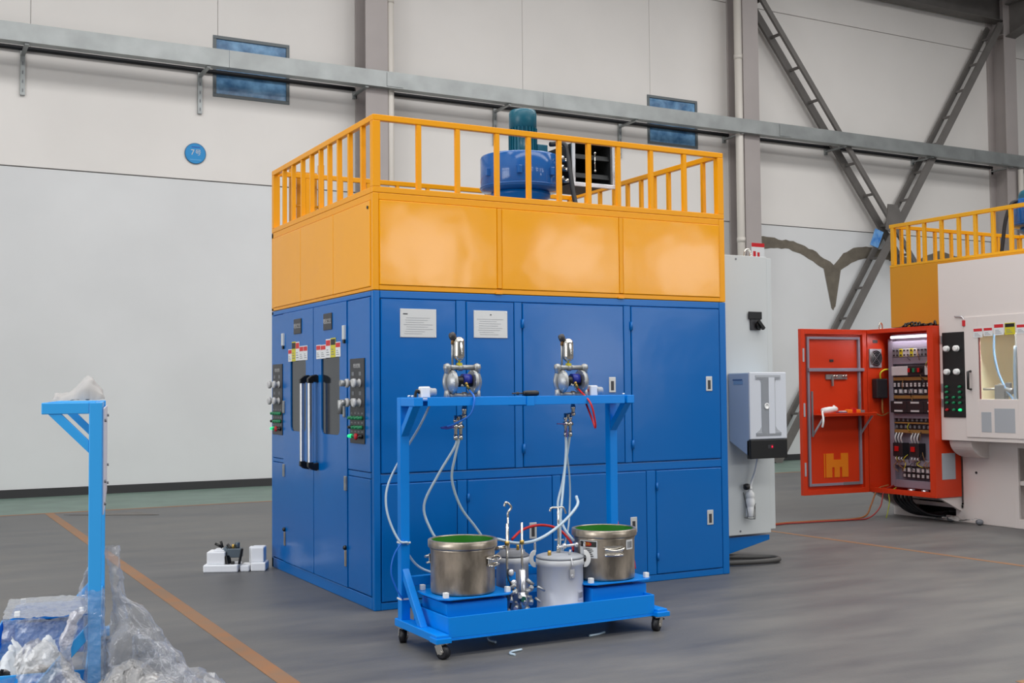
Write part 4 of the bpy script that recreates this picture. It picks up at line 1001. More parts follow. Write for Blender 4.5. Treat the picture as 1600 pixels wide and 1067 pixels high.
# ------------------------------------------------------------------ second machine at the right
MX, UX = 7.85, 7.52
mm_ = thing('coating_machine', 'white machine with yellow upper enclosure at the right edge', 'machine', (8.6, .8, 0))
mw = warm_white
bx('base_body', mw, mm_, MX, 10.2, .80, 1.49, 0, .955, .006)
bx('base_body', mw, mm_, 8.35, 10.2, -1.2, .80, 0, .955)
bx('base_frame', mw, mm_, MX, 8.35, -1.2, .80, 0, .10, .004); bx('base_frame', mw, mm_, MX, 8.35, -1.2, .80, .88, .955, .004); bx('base_frame', mw, mm_, MX-.004, MX+.03, .745, .80, 0, .95, .004)
bx('base_shelf', mw, mm_, MX+.03, 8.35, -1.2, .80, .47, .52, .004); bx('back_plate', dark_void, mm_, 8.33, 8.352, -1.2, .80, .1, .88)
MB().prism([(8.0, .10), (8.34, .10), (8.34, .40)], 'Y', .70, .74).build('gusset', mw, mm_)
pl = MB()
pl.box(MX, MX+.03, 1.49, 2.54, 0, .06).box(MX, MX+.03, 1.49, 1.60, .06, .20).box(MX, MX+.03, 2.30, 2.54, .06, .20).box(MX, MX+.03, 1.49, 2.54, .155, .20).box(MX+.03, 10.2, 2.50, 2.54, 0, .20)
pl.build('plinth', mw, mm_, .003)
bx('plinth_back', dark_void, mm_, 8.25, 8.27, 1.49, 2.5, 0, .2)
bx('lower_body', mw, mm_, 8.0, 10.4, 1.49, 2.60, .20, 2.295, .006)
MB().prism([(7.50, .29), (7.86, .29), (7.86, .12)], 'Y', 1.52, 1.56).build('cabinet_bracket', mw, mm_, .003)
MB().prism([(7.46, .29), (7.86, .29), (7.86, .10)], 'Y', 2.46, 2.52).build('cabinet_bracket', mw, mm_, .003)
MB().cyl((MX-.006, 1.30, .58), (MX, 1.30, .58), .014, 12).build('bolt_hole', black_p, mm_)
# curved support under the overhang
cp = [(7.56, .95)]+[(7.86-.30*math.cos(math.radians(a)), .95-.20*math.sin(math.radians(a))) for a in range(10, 91, 10)]+[(7.86, .95)]
MB().prism(cp, 'Y', 1.12, 1.42).build('curved_support', mw, mm_, .004)
# upper housing, hollow behind the window
z0, z1, y0, y1 = .957, 2.966, -1.2, 1.49
wy0, wy1, wz0, wz1 = .455, .955, 1.42, 2.135
h = MB()
h.box(UX, UX+.03, wy1, y1, z0, z1).box(UX, UX+.03, y0, wy0, z0, z1).box(UX, UX+.03, wy0, wy1, z0, wz0).box(UX, UX+.03, wy0, wy1, wz1, z1)
h.box(UX+.03, 7.955, y1-.03, y1, z0, z1).box(UX+.03, 9.6, y0, y0+.03, z0, z1).box(UX+.03, 9.6, y0+.03, y1-.03, z0, z0+.03).box(UX+.03, 9.6, y0+.03, y1-.03, z1-.03, z1).box(9.57, 9.6, y0+.03, y1-.03, z0+.03, z1-.03).box(7.955, 9.57, y1-.03, y1, z0+.03, z1-.03)
h.build('upper_housing', mw, mm_)
d = MB(); dx0 = UX-.012
d.box(dx0, UX, wy1, 1.135, 1.0, 2.335).box(dx0, UX, .33, wy0, 1.0, 2.335).box(dx0, UX, wy0, wy1, 1.0, wz0).box(dx0, UX, wy0, wy1, wz1, 2.335)
md = d.build('door', mw, mm_, .003)
bx('window_pane', film('machine_pane', (236, 240, 226), .03, .05, 0.0), md, UX+.005, UX+.010, wy0, wy1, wz0, wz1)
bx('window_edge', mat('gasket_red', (130, 60, 60), .5), md, UX+.0, UX+.012, wy1-.012, wy1-.002, wz0, wz1)
cream = mat('cream_lining', (238, 236, 206), .6)
bx('interior_lining', cream, mm_, 8.9, 8.92, y0+.04, y1-.04, z0+.04, z1-.04); bx('interior_lining', cream, mm_, UX+.05, 8.9, y1-.05, y1-.04, z0+.04, z1-.04)
lm = bpy.data.lights.new('machine_lamp', 'AREA'); lm.shape = 'RECTANGLE'; lm.size = .9; lm.size_y = .25; lm.energy = 420; lm.color = (1, 1, .90)
lo = bpy.data.objects.new('machine_lamp', lm); C.objects.link(lo); lo.location = (8.1, .7, 2.88); lo.rotation_euler = (0, 0, 0)
# inside: spray arm and its hose
MB().cyl((7.75, 1.09, 1.53), (7.75, .92, 1.53), .014, 12).build('spray_arm_rod', alu_cast, mm_)
am_ = MB().box(7.72, 7.80, .80, .925, 1.30, 1.575).cyl((7.76, .90, 1.56), (7.76, .72, 1.50), .035, 14).box(7.74, 7.78, .74, .80, 1.45, 1.60)
am_.build('spray_arm', grey_md, mm_, .006)
MB().tube([(7.74, .915, 2.25), (7.74, .93, 2.05), (7.74, .93, 1.93), (7.74, .888, 1.727), (7.74, .79, 1.53), (7.74, .70, 1.41), (7.74, .66, 1.25)], .013, 8).build('spray_hose', mat('pale_blue_hose', (120, 160, 206), .35), mm_)
MB().cyl((7.80, .67, 1.0), (7.80, .67, 2.6), .028, 14).build('guide_column', grey_md, mm_)
MB().tube([(7.72, .64, 2.0), (7.71, .645, 1.7), (7.72, .655, 1.2)], .018, 8).build('drag_hose', mat('pale_blue_hose2', (150, 176, 206), .35), mm_)
warning_row([(0, .125, 2.10, 2.205, sticker_r, sticker_w), (.135, .12, 2.11, 2.205, sticker_r, sticker_w), (.27, .13, 2.115, 2.24, sticker_r, sticker_w), (.41, .13, 2.115, 2.24, sticker_k, sticker_y), (.555, .125, 2.12, 2.22, sticker_r, sticker_w)],
            (dx0-.001, 1.008, 0), (0, -1, 0), (0, 0, 1), (-1, 0, 0), md)
MB().tube([(dx0, 1.06, 1.73), (dx0-.045, 1.06, 1.725), (dx0-.045, 1.06, 1.535), (dx0, 1.06, 1.53)], .014, 8, smooth=False).build('door_handle', black_p, md)
bx('inspection_plate', grey_lt, md, dx0-.002, dx0, .50, .76, 1.06, 1.32, .001); bx('inspection_plate', grey_lt, md, dx0-.002, dx0, .80, .93, 1.06, 1.28, .001)
MB().box(UX-.02, UX, 1.115, 1.155, 2.235, 2.30).build('interlock_switch', sticker_r, mm_, .004)
MB().tube([(UX-.01, 1.135, 2.30), (UX-.012, 1.16, 2.34), (UX-.012, 1.26, 2.35)], .008, 8).build('interlock_lever', alu, mm_)
# its control panel
cp_ = bx('control_panel', black_p, mm_, UX-.012, UX, 1.145, 1.445, 1.215, 2.175, .004)
for z in (1.99, 1.728):
    for y in (1.37, 1.235):
        MB().lathe([(.034, 0), (.036, .010), (.026, .012), (.026, .024), (.034, .028), (.032, .042), (.018, .046)], (UX-.012, y, z), (-1, 0, 0), 18).build('regulator_knob', white_pl, cp_)
for r, z in enumerate((1.56, 1.50, 1.44, 1.38, 1.30)):
    for k, y in enumerate((1.385, 1.29, 1.205)):
        if r < 2 and k == 1: continue
        mmx = led_green if (r == 4 and k == 2) else (btn_red if (r == 4 and k == 0) else btn_green)
        MB().lathe([(.016, 0), (.016, .014), (.012, .018), (.012, .03)], (UX-.012, y, z), (-1, 0, 0), 12).build('push_button', mmx, cp_)
for z in (2.10, 1.55, 1.38):
    MB().box(UX-.02, UX-.0, 1.455, 1.475, z-.045, z+.045).build('panel_hinge', alu, mm_, .003)
# yellow upper enclosure with its rail
YX = 7.958
bx('yellow_enclosure', yellow_d, mm_, YX, 10.4, -1.2, 2.62, 2.30, 3.05, .006)
rg = thing('guard_rail', 'yellow guard rail on top of the machine at the right edge', 'railing', (8.5, 1.2, 3.05))
rt_ = mat('rail_yellow', (222, 160, 16), .32)
bx('top_rail', rt_, rg, YX, YX+.045, -1.2, 2.62, 3.545, 3.59, .004); bx('top_rail', rt_, rg, YX+.045, 10.4, 2.575, 2.62, 3.545, 3.59, .004); bx('top_rail', rt_, rg, 10.355, 10.4, -1.2, 2.575, 3.545, 3.59, .004)
bx('bottom_rail', rt_, rg, YX, YX+.045, -1.2, 2.62, 3.05, 3.08, .004); bx('bottom_rail', rt_, rg, YX+.045, 10.4, 2.575, 2.62, 3.05, 3.08, .004)
bx('corner_post', rt_, rg, YX, YX+.05, 2.545, 2.60, 3.08, 3.545, .004)
for y in (2.33, 2.08, 1.82, 1.568, 1.333, 1.088, .851, .60, .35, .1, -.2): bx('baluster', rt_, rg, YX+.003, YX+.042, y-.02, y+.02, 3.08, 3.545, .003)
for x in (8.15, 8.45, 8.75, 9.05, 9.35, 9.65, 9.95): bx('baluster', rt_, rg, x-.02, x+.02, 2.58, 2.615, 3.08, 3.545, .003)
bx('corner_post', rt_, rg, 10.35, 10.4, 2.57, 2.62, 3.08, 3.545, .004)
bl2 = dup(bl, (8.66, .93, 3.03), 'blue exhaust blower partly cut off by the right edge of the picture')
MB().lathe([(.06, 0), (.10, .02), (.115, .06), (.115, .3)], (8.36, 1.0, 3.70), (1, -.35, .12), 24).build('side_motor', teal, bl2)
MB().tube([(8.33, 1.02, 3.69), (8.25, 1.06, 3.64), (8.2, 1.1, 3.45), (8.17, 1.12, 3.2), (8.15, 1.13, 3.05)], .022, 8).build('motor_lead', black_rub, bl2)

# red control cabinet with open door
kx0, kx1, ky0, ky1, kz0, kz1 = 7.42, 7.84, 1.50, 2.53, .295, 2.26
kc = thing('control_cabinet', 'orange red control cabinet standing open beside the white machine', 'cabinet', (7.6, 2.0, kz0))
s_ = .012
k = MB()
k.box(kx0, kx1, ky0, ky0+s_, kz0, kz1).box(kx0, kx1, ky1-s_, ky1, kz0, kz1).box(kx0, kx1, ky0+s_, ky1-s_, kz0, kz0+s_).box(kx0, kx1, ky0+s_, ky1-s_, kz1-s_, kz1).box(kx1-s_, kx1, ky0+s_, ky1-s_, kz0+s_, kz1-s_)
k.box(kx0, kx0+s_, ky0+s_, ky0+.085, kz0+s_, kz1-s_).box(kx0, kx0+s_, ky1-.03, ky1-s_, kz0+s_, kz1-s_).box(kx0, kx0+s_, ky0+.085, ky1-.03, kz1-.05, kz1-s_).box(kx0, kx0+s_, ky0+.085, ky1-.03, kz0+s_, kz0+.06)
k.build('shell', orange_cab, kc, .003)
bx('name_plate', mat('grey_plate', (172, 178, 186), .5), kc, 7.52, 7.74, ky0-.004, ky0, .50, .80, .001)
MB().cyl((7.60, 2.45, kz1), (7.60, 2.45, kz1+.02), .02, 10).tube([(7.57, 2.45, kz1+.02), (7.58, 2.45, kz1+.07), (7.60, 2.45, kz1+.085), (7.62, 2.45, kz1+.07), (7.63, 2.45, kz1+.02)], .009, 8).build('lifting_eye', chrome, kc)
bx('mounting_plate', duct_grey, kc, 7.765, 7.775, ky0+.05, 2.44, .34, 2.20)
bx('side_duct', duct_grey, kc, 7.70, 7.765, 2.365, 2.435, .36, 2.15, .003)
ym0, ym1 = 1.60, 2.36
for z, hgt, mt_ in ((2.07, .09, duct_grey), (1.88, .08, duct_grey), (1.66, .04, copper), (1.44, .04, copper), (1.215, .06, duct_grey), (1.13, .018, copper), (1.03, .04, copper), (.655, .07, duct_grey), (.40, .09, duct_grey)):
    o = bx('wire_duct', mt_, kc, 7.70, 7.765, ym0-.06, ym1, z-hgt/2, z+hgt/2, .002)
lt = MB().cyl((7.70, 2.38, 2.165), (7.70, 1.72, 2.165), .016, 12).build('cabinet_lamp', tube_lamp, kc)
ld_ = bpy.data.lights.new('cabinet_lamp_light', 'AREA'); ld_.shape = 'RECTANGLE'; ld_.size = .03; ld_.size_y = .66; ld_.energy = 5.0; ld_.color = (.97, .93, 1)
lo = bpy.data.objects.new('cabinet_lamp_light', ld_); C.objects.link(lo); lo.location = (7.66, 2.05, 2.15); lo.rotation_euler = (0, math.radians(25), 0)
rnd = random.Random(11)
def row(name, z0, z1, n, xfront, mats, gap=.004, y0=ym0, y1=ym1, lugs=None):
    wd = (y1-y0)/n
    for i in range(n):
        a = y1-wd*(i+1); m_ = mats[i % len(mats)]
        o = bx(name, m_, kc, xfront, 7.765, a+gap/2, a+wd-gap/2, z0, z1, .003)
        if lugs: bx('terminal', lugs, o, xfront-.004, xfront, a+wd*.25, a+wd*.75, z1-.03, z1-.01); bx('terminal', lugs, o, xfront-.004, xfront, a+wd*.25, a+wd*.75, z0+.01, z0+.03)
row('circuit_breaker', 1.925, 2.02, 14, 7.69, [grey_md, grey_md, sticker_y, comp_white, comp_white, sticker_y, comp_white, duct_grey], lugs=comp_dark)
row('controller_module', 1.70, 1.81, 3, 7.67, [comp_white, comp_dark, comp_white]); row('connector', 1.735, 1.785, 6, 7.655, [red_p, black_p, btn_green, comp_dark, red_p, black_p], y0=1.88, y1=2.10)
row('relay', 1.555, 1.62, 12, 7.69, [comp_dark], lugs=comp_white); row('relay', 1.48, 1.54, 10, 7.70, [comp_dark, grey_md], lugs=comp_white)
MB().cyl((7.66, 1.62, 1.53), (7.74, 1.62, 1.53), .055, 18).build('blue_coil', fan_blue, kc)
row('drive_unit', 1.255, 1.395, 3, 7.64, [comp_dark], lugs=comp_white)
row('terminal_block', 1.15, 1.19, 22, 7.72, [comp_dark, grey_md]); row('terminal_block', 1.065, 1.105, 22, 7.72, [grey_md, comp_dark])
for i, y in enumerate((2.27, 2.02)):
    o = bx('contactor', comp_dark, kc, 7.65, 7.765, y-.075, y+.075, .73, .89, .004)
    bx('coil_front', red_p, o, 7.635, 7.65, y-.02, y+.04, .79, .85, .003)
    for t in (-.045, 0, .045):
        MB().tube([(7.68, y+t, .89), (7.66, y+t, .95), (7.69, y+t, 1.01)], .010, 6).build('wire_lead', comp_white, o); MB().tube([(7.68, y+t, .73), (7.66, y+t, .70), (7.69, y+t, .68)], .009, 6).build('wire_lead', comp_white, o)
tf = MB().lathe([(.06, 0), (.11, .01), (.11, .06), (.06, .07)], (7.765, 1.71, .86), (-1, 0, 0), 28).build('toroid', comp_dark, kc)
MB().lathe([(.05, .07), (.085, .072), (.085, .078), (.05, .08)], (7.765, 1.71, .86), (-1, 0, 0), 28).build('toroid_disc', grey_md, tf)
bx('blue_light', mat('blue_led', (60, 60, 255), .3, emit=(70, 70, 255), estr=1.5), tf, 7.675, 7.685, 1.63, 1.68, .865, .88)
row('terminal_strip', .54, .60, 9, 7.70, [comp_dark, grey_md], lugs=comp_white, y0=1.62, y1=2.25); row('terminal_strip', .475, .53, 9, 7.70, [comp_dark], lugs=comp_white, y0=1.62, y1=2.25)
wi = [MB(), MB(), MB()]
for i in range(46):
    y = rnd.uniform(ym0, ym1); z = rnd.choice((1.66, 1.44, 1.03, .655, 1.88, .68)); dz = rnd.uniform(.05, .13)*rnd.choice((-1, 1))
    wi[i % 3].tube([(7.69, y, z), (7.665, y+rnd.uniform(-.03, .03), z+dz*.5), (7.69, y+rnd.uniform(-.05, .05), z+dz)], .0045, 5, sub=3)
for q, m_ in zip(wi, (copper, sticker_y, comp_dark)): q.build('wiring', m_, kc, kind='stuff')
MB().cyl((7.55, 1.98, .33), (7.55, 1.98, .36), .04, 14).cyl((7.55, 1.78, .33), (7.55, 1.78, .36), .04, 14).build('cable_gland', alu, kc)
# inner left wall of the cabinet: fan, black box
fw = bx('fan_frame', grey_lt, kc, 7.46, 7.66, 2.500, 2.518, 1.80, 2.03, .004)
fg = MB()
for r in (.03, .055, .08, .10): fg.lathe([(r-.004, 0), (r, .004), (r-.004, .008)], (7.56, 2.494, 1.915), (0, -1, 0), 28, cap=False)
for k_ in range(4): a = PI/4+k_*PI/2; fg.bar((7.56, 2.49, 1.915), (7.56+.10*math.cos(a), 2.49, 1.915+.10*math.sin(a)), .006, .006)
fg.build('fan_grille', alu, fw)
MB().cyl((7.56, 2.499, 1.915), (7.56, 2.492, 1.915), .098, 28).build('fan_rotor', comp_dark, fw)
bx('black_box', comp_dark, kc, 7.50, 7.68, 2.43, 2.518, 1.425, 1.665, .012)
bx('vent_label', dark_panel, kc, 7.53, 7.61, 2.512, 2.518, 2.10, 2.14, .002)
MB().tube([(7.60, 2.47, 1.665), (7.60, 2.47, 1.73), (7.66, 2.47, 1.77), (7.74, 2.46, 1.78)], .010, 6).build('yellow_wire', sticker_y, kc)
MB().tube([(7.62, 2.47, 1.425), (7.62, 2.47, 1.30), (7.63, 2.47, 1.24)], .012, 6).tube([(7.48, 2.48, 1.25), (7.60, 2.46, 1.215), (7.72, 2.47, 1.25)], .008, 6).build('tan_wire', copper, kc)
# open door, hinged on the left edge of the cabinet (built closed-plane in its own frame along -X)
da = math.radians(176); hx, hy = kx0, ky1
DM = Matrix.Translation((hx, hy, 0)) @ Matrix.Rotation(da, 4, 'Z')
def dpart(name, m, par, x0, x1, y0, y1, z0, z1, bev=.002): return MB().box(x0, x1, y0, y1, z0, z1).xf(DM).build(name, m, par, bev)
# local x runs from the hinge to the free edge, local +y faces the camera side
DL = 1.0
kd = dpart('cabinet_door', orange_cab, kc, .01, DL, -.02, -.008, kz0, kz1)
rim = MB()
for a in ((.01, .07, kz0, kz1), (DL-.06, DL, kz0, kz1), (.07, DL-.06, kz0, kz0+.06), (.07, DL-.06, kz1-.06, kz1)): rim.box(a[0], a[1], -.008, .03, a[2], a[3])
rim.xf(DM).build('door_rim', orange_cab, kd, .003)
fr = MB(); ch = .03
for a in ((.10, .10+ch, kz0+.10, kz1-.09), (DL-.10-ch, DL-.10, kz0+.10, kz1-.09), (.10+ch, DL-.10-ch, kz0+.10, kz0+.10+ch), (.10+ch, DL-.10-ch, kz1-.09-ch, kz1-.09)): fr.box(a[0], a[1], -.008, .022, a[2], a[3])
fr.xf(DM).build('grey_channel', duct_grey, kd, .003)
rn = MB().box(.06, DL-.10, .02, .045, 1.755, 1.795).xf(DM).build('stiffener_rail', duct_grey, kd, .003)
for z in (1.95, 1.30, .60): dpart('seal_clip', grey_lt, kd, DL-.045, DL-.02, .03, .036, z-.08, z+.08)
lk = MB().box(.30, .62, -.008, .012, 1.66, 1.72).box(.52, .54, .0, .03, 1.58, 1.70).xf(DM).build('lock_bar', alu_cast, kd, .003)
for x in (.33, .37, .47, .51): MB().ball((x, .02, 1.70), .018).xf(DM).build('lock_bolt', chrome, lk)
dpart('catch', dark_panel, kd, .50, .55, -.008, .01, 1.87, 1.90)
sh = MB().box(.06, .84, .0, .24, 1.235, 1.25).box(.06, .84, .23, .24, 1.225, 1.262).xf(DM).build('fold_down_shelf', orange_cab, kd, .003)
MB().bar((.82, .0, 1.0), (.82, .22, 1.24), .012, .025).bar((.10, .0, 1.0), (.10, .22, 1.24), .012, .025).xf(DM).build('shelf_stay', grey_lt, kd, .002)
dpart('gas_strut', grey_md, kd, DL-.16, DL-.14, .022, .04, .98, 1.52); dpart('gas_strut', grey_md, kd, .125, .145, .022, .04, 1.05, 1.52)
# orange emblem: block letter M with a bar
ml = [(0, 0), (.09, 0), (.09, .12), (.125, .12), (.125, 0), (.205, 0), (.205, .12), (.24, .12), (.24, 0), (.335, 0), (.335, .285), (.225, .285), (.225, .21), (.115, .21), (.115, .285), (0, .285)]
em = MB(); ex = .30
vs = [(ex+.335-u, v+.49) for u, v in ml]
em.prism([(u, v) for u, v in vs], 'Y', -.008, -.001).prism([(ex+.35, .49), (ex+.365, .49), (ex+.365, .775), (ex+.35, .775)], 'Y', -.008, -.001)
em.xf(DM).build('door_emblem', logo_or, kd)
dpart('door_seal_label', grey_md, kd, .15, .40, .022, .026, kz0+.10, kz0+.135)
# things lying on the door shelf
def onshelf(name, label, cat, build):
    p = thing(name, label, cat, DM @ Vector((.45, .12, 1.25))); build(p); return p
def b1(p):
    MB().lathe([(.015, 0), (.035, .01), (.04, .10), (.03, .20), (.01, .22)], (.80, .14, 1.285), (-1, .1, .12), 14).xf(DM).build('body', paper, p)
    MB().tube([(.79, .14, 1.285), (.84, .20, 1.26), (.87, .25, 1.18), (.88, .24, 1.10)], .012, 8).xf(DM).build('cord', paper, p)
    MB().cyl((.62, .13, 1.31), (.60, .12, 1.345), .015, 10).xf(DM).build('nozzle', paper, p)
onshelf('glue_gun', 'white hand tool with hanging cord on the red door shelf', 'tool', b1)
def b2(p):
    MB().box(.22, .42, .09, .15, 1.252, 1.30).xf(DM).build('body', logo_or, p, .01); MB().box(.29, .35, .085, .155, 1.25, 1.315).xf(DM).build('grip_band', red_p, p, .006); MB().box(.15, .22, .10, .14, 1.255, 1.29).xf(DM).build('tip', grey_md, p, .006)
onshelf('power_tool', 'orange and red hand tool lying on the red door shelf', 'tool', b2)
def b3(p):
    MB().box(.44, .56, .10, .17, 1.252, 1.272).xf(DM).build('packet', mat('purple_packet', (96, 84, 120), .5), p, .006); MB().box(.46, .52, .10, .17, 1.272, 1.285).xf(DM).build('slip', paper, p, .003)
onshelf('screw_packet', 'small dark packet between the tools on the red door shelf', 'packet', b3)
# cable bundle on top of the cabinet
tb = MB()
for i in range(9):
    y = 1.62+.055*i; tb.tube([(7.55+rnd.uniform(-.05, .05), y-.05, kz1+.012), (7.6, y, kz1+rnd.uniform(.03, .07)), (7.6+rnd.uniform(-.05, .05), y+.06, kz1+.02), (7.62, y+.11, kz1+.012)], .012, 6)
tag(tb.build('cable_bundle', black_p), 'bundle of black cables lying on top of the red cabinet', 'cable')
# cables under the cabinet and across the floor
ub = MB()
for i in range(5):
    y = 2.28-.06*i; ub.tube([(7.60, y, kz0+.02), (7.62, y, .20), (7.70, y-.12, .08), (7.82, y-.28, .05), (8.05, 1.75+.02*i, .09), (8.2, 1.60, .10)], .020, 8)
tag(ub.build('supply_cables', black_rub), 'black supply cables sagging from under the red cabinet into the plinth', 'cable')
hose('floor_cable', 'orange cable from the red cabinet running left across the floor', [(7.60, 2.38, .38), (7.46, 2.42, .33), (7.33, 2.40, .16), (7.20, 2.36, .04), (6.97, 2.34, .012), (6.6, 2.40, .012), (6.3, 2.44, .012), (5.95, 2.46, .012), (5.2, 2.3, .012), (4.3, 1.6, .012)], .010, cable_or, 'cable')
hose('floor_cable', 'dark red cable beside the orange cable across the floor', [(7.60, 2.30, .38), (7.44, 2.30, .32), (7.34, 2.27, .14), (7.15, 2.27, .02), (6.9, 2.29, .012), (6.55, 2.33, .012), (6.2, 2.38, .012), (5.9, 2.40, .012), (5.2, 2.22, .012), (4.3, 1.5, .012)], .008, cable_red, 'cable')
hose('earth_wire', 'thin yellow green wire hanging from the red cabinet bottom', [(7.58, 2.24, .36), (7.44, 2.22, .30), (7.42, 2.20, .20), (7.38, 2.20, .06), (7.37, 2.21, .01)], .006, mat('yellow_green_wire', (150, 160, 40), .5), 'wire')

# ------------------------------------------------------------------ crumpled sheets and litter
def ridg(p, sc):
    return 1-2*abs(noise.noise(p*sc))
def sheet_mb(f, nu, nv, seed, amp, sc, closed=False, thick=0.0):
    """f(u,v) -> base point; displaced by ridged noise"""
    m = MB(); off = Vector((seed*7.3, seed*3.1, seed*5.7)); vs = []; fs = []
    P = [[Vector(f(i/(nu-1 if not closed else nu), j/(nv-1))) for j in range(nv)] for i in range(nu)]
    for i in range(nu):
        for j in range(nv):
            p = P[i][j]; q = p+off
            dv = Vector((noise.noise(q*sc), noise.noise(q*sc+Vector((31, 0, 0))), ridg(q, sc)*.6))+.55*Vector((noise.noise(q*sc*2.7), noise.noise(q*sc*2.7+Vector((9, 3, 1))), ridg(q, sc*2.7)*.6))+.25*Vector((ridg(q, sc*6), ridg(q+Vector((4, 4, 4)), sc*6), ridg(q+Vector((8, 1, 2)), sc*6)))
            p = p+dv*amp; p.z = max(p.z, .004+.002*((i+j) % 2)); vs.append(p)
    for i in range(nu if closed else nu-1):
        for j in range(nv-1):
            i2 = (i+1) % nu; fs.append((i*nv+j, i2*nv+j, i2*nv+j+1, i*nv+j+1))
    return m.add(vs, fs, 0, True)
RT = Vector((.878, -.478, 0)); FW = Vector((.478, .878, 0))
PK = SM @ Vector((L2, 0, 0))
fh = thing('plastic_film_heap', 'heap of crumpled clear plastic film around the foot of the blue stand', 'plastic film', (PK.x+.2, PK.y+.1, 0))
def cone(peak, zt, cen, rad, pw):
    def f(u, v):
        a = 2*PI*u; rr = rad(a); base = Vector((cen.x, cen.y, 0))+(RT*math.cos(a)+FW*math.sin(a))*rr
        p = Vector((peak.x, peak.y, 0)).lerp(base, v**.9); p.z = zt*(1-v)**pw+.01; return p
    return f
pk = PK+RT*.09+FW*.08; cen = PK+RT*.20+FW*.10
sheet_mb(cone(pk, .60, cen, lambda a: .26+.13*max(0, math.cos(a))**2+.03*math.sin(3*a), 1.55), 70, 34, 1, .055, 5.5, True).build('film_layer', film_clear, fh)
sheet_mb(cone(pk+RT*.10, .36, cen+RT*.10, lambda a: .27+.12*max(0, math.cos(a+.3))**2+.04*math.sin(4*a), 1.15), 70, 30, 2, .06, 6.5, True).build('film_layer', film_clear, fh)
sheet_mb(cone(pk+RT*.08-FW*.12, .25, cen+RT*.05-FW*.16, lambda a: .24+.08*math.sin(2*a+1), 1.0), 60, 26, 3, .055, 7, True).build('film_layer', film_grey, fh)
sheet_mb(lambda u, v: PK+RT*(.48+.24*u)+FW*(.12+.14*(v-.5)*(1-u*.7)+.06*u)+Vector((0, 0, .015+.07*u*u+.05*(1-u))), 26, 12, 4, .03, 9).build('film_tail', film_grey, fh)
pw_ = thing('film_wrap', 'glossy clear film wound round the lower blue post at the left', 'plastic film', (PK.x, PK.y, .1))
def wrap(u, v):
    a = 2*PI*u; r = .047/max(abs(math.cos(a)), abs(math.sin(a)))**.7; q = SM.to_3x3() @ Vector((r*math.cos(a), r*math.sin(a), 0)); return PK+q+Vector((0, 0, .15+.47*v))
sheet_mb(wrap, 40, 44, 5, .012, 16, True).build('wrap', film_wrap, pw_)
sheet_mb(lambda u, v: PK-RT*(.045+.065*math.sin(PI*v)**.8+.030*math.cos(2*PI*u))+FW*(-.075+.03*math.sin(2*PI*u))+Vector((0, 0, .12+.40*v)), 18, 40, 6, .018, 11, True).build('twisted_strand', film('strand_film', (222, 220, 228), .55, .1), pw_)
sheet_mb(lambda u, v: PK-RT*(.02+.07*math.sin(PI*v)**.7*(1-.3*v)+.02*math.cos(2*PI*u))+FW*(.07+.05*math.sin(2*PI*u))+Vector((0, 0, .48+.24*v)), 20, 26, 7, .02, 12, True).build('upper_puff', film_clear, pw_)
sheet_mb(lambda u, v: PK+RT*(.055+.05*(1-v)+.02*math.cos(2*PI*u))+FW*(.08+.05*math.sin(2*PI*u))+Vector((0, 0, .45+.36*v)), 20, 30, 8, .02, 12, True).build('upper_drape', film_clear, pw_)
# paper on top of the stand
ptop = SM @ Vector((L2-.1, -.10, 1.535))
op = thing('paper_sheet', 'crumpled grey paper lying on top of the pale blue stand', 'paper', ptop)
sheet_mb(lambda u, v: SM @ Vector((L2-.02-.26*v, -.20+.235*u, 1.537+(.085*math.exp(-((u-.68)/.22)**2)+.03)*math.sin(PI*v)**.5*(1 if .02 < u < .98 else .2))), 30, 20, 9, .012, 15).build('sheet', paper_g, op)
# wrapped platform in the far half of the stand's tray
pf = platform(-.165, .345, 'blue weighing platform wrapped in film in the tray of the left stand')
lp_ = Vector(BASE[pf.name])-Vector((CX, CY, 0)); pf.location = SM @ lp_; pf.rotation_euler = (0, 0, SA)
def SL(x, y, z): return SM @ Vector((x, y, z))
wf_ = thing('film_cover', 'dull film draped over the wrapped platform at the left edge', 'plastic film', SL(-.48, -.26, .34))
sheet_mb(lambda u, v: SL(-.78+.60*u, -.50+.47*v, .342+.012*math.sin(5*u)), 30, 24, 10, .012, 12).build('top_film', film_dull, wf_)
sheet_mb(lambda u, v: SL(-.17+.05*math.sin(3*u), -.50+.47*u, .12+.21*v), 30, 16, 11, .016, 12).build('side_film', film_dull, wf_)
# tissue and papers in the near half of the tray
tp = thing('tissue_paper', 'crumpled white tissue paper in the near end of the blue tray', 'paper', SL(.45, -.36, .15))
sheet_mb(lambda u, v: SL(.62-.20*v, -.54+.22*u, .16+.13*abs(math.sin(2.2*PI*u+.6))*(.5+.5*v)), 34, 20, 12, .030, 9).build('tissue', tissue, tp)
sheet_mb(lambda u, v: SL(.50-.25*v, -.42+.28*u, .15+.12*abs(math.cos(1.7*PI*u))*(.4+.6*v)+.03*v), 30, 20, 13, .028, 9).build('tissue', tissue, tp)
bp2 = thing('packing_paper', 'flat grey packing paper spread in the tray of the left stand', 'paper', SL(.2, -.2, .14))
sheet_mb(lambda u, v: SL(.70-.85*u, -.50+.46*v, .135+.03*math.sin(4*u+2*v)), 40, 26, 14, .022, 7).build('sheet', mat('drab_paper', (150, 146, 144), .8), bp2)
gf = thing('grey_film_sheet', 'dull grey film sheet hanging over the near end of the blue tray', 'plastic film', SL(.74, -.2, .2))
sheet_mb(lambda u, v: SL(.85+.04*math.sin(3*u)+.08*(1-v)-.06*max(0, v-.6), -.34+.44*u*(1.05-.5*v), .02+.38*v*(1-.3*(u-.4)**2*4)), 30, 36, 15, .026, 9).build('sheet', film_grey, gf)
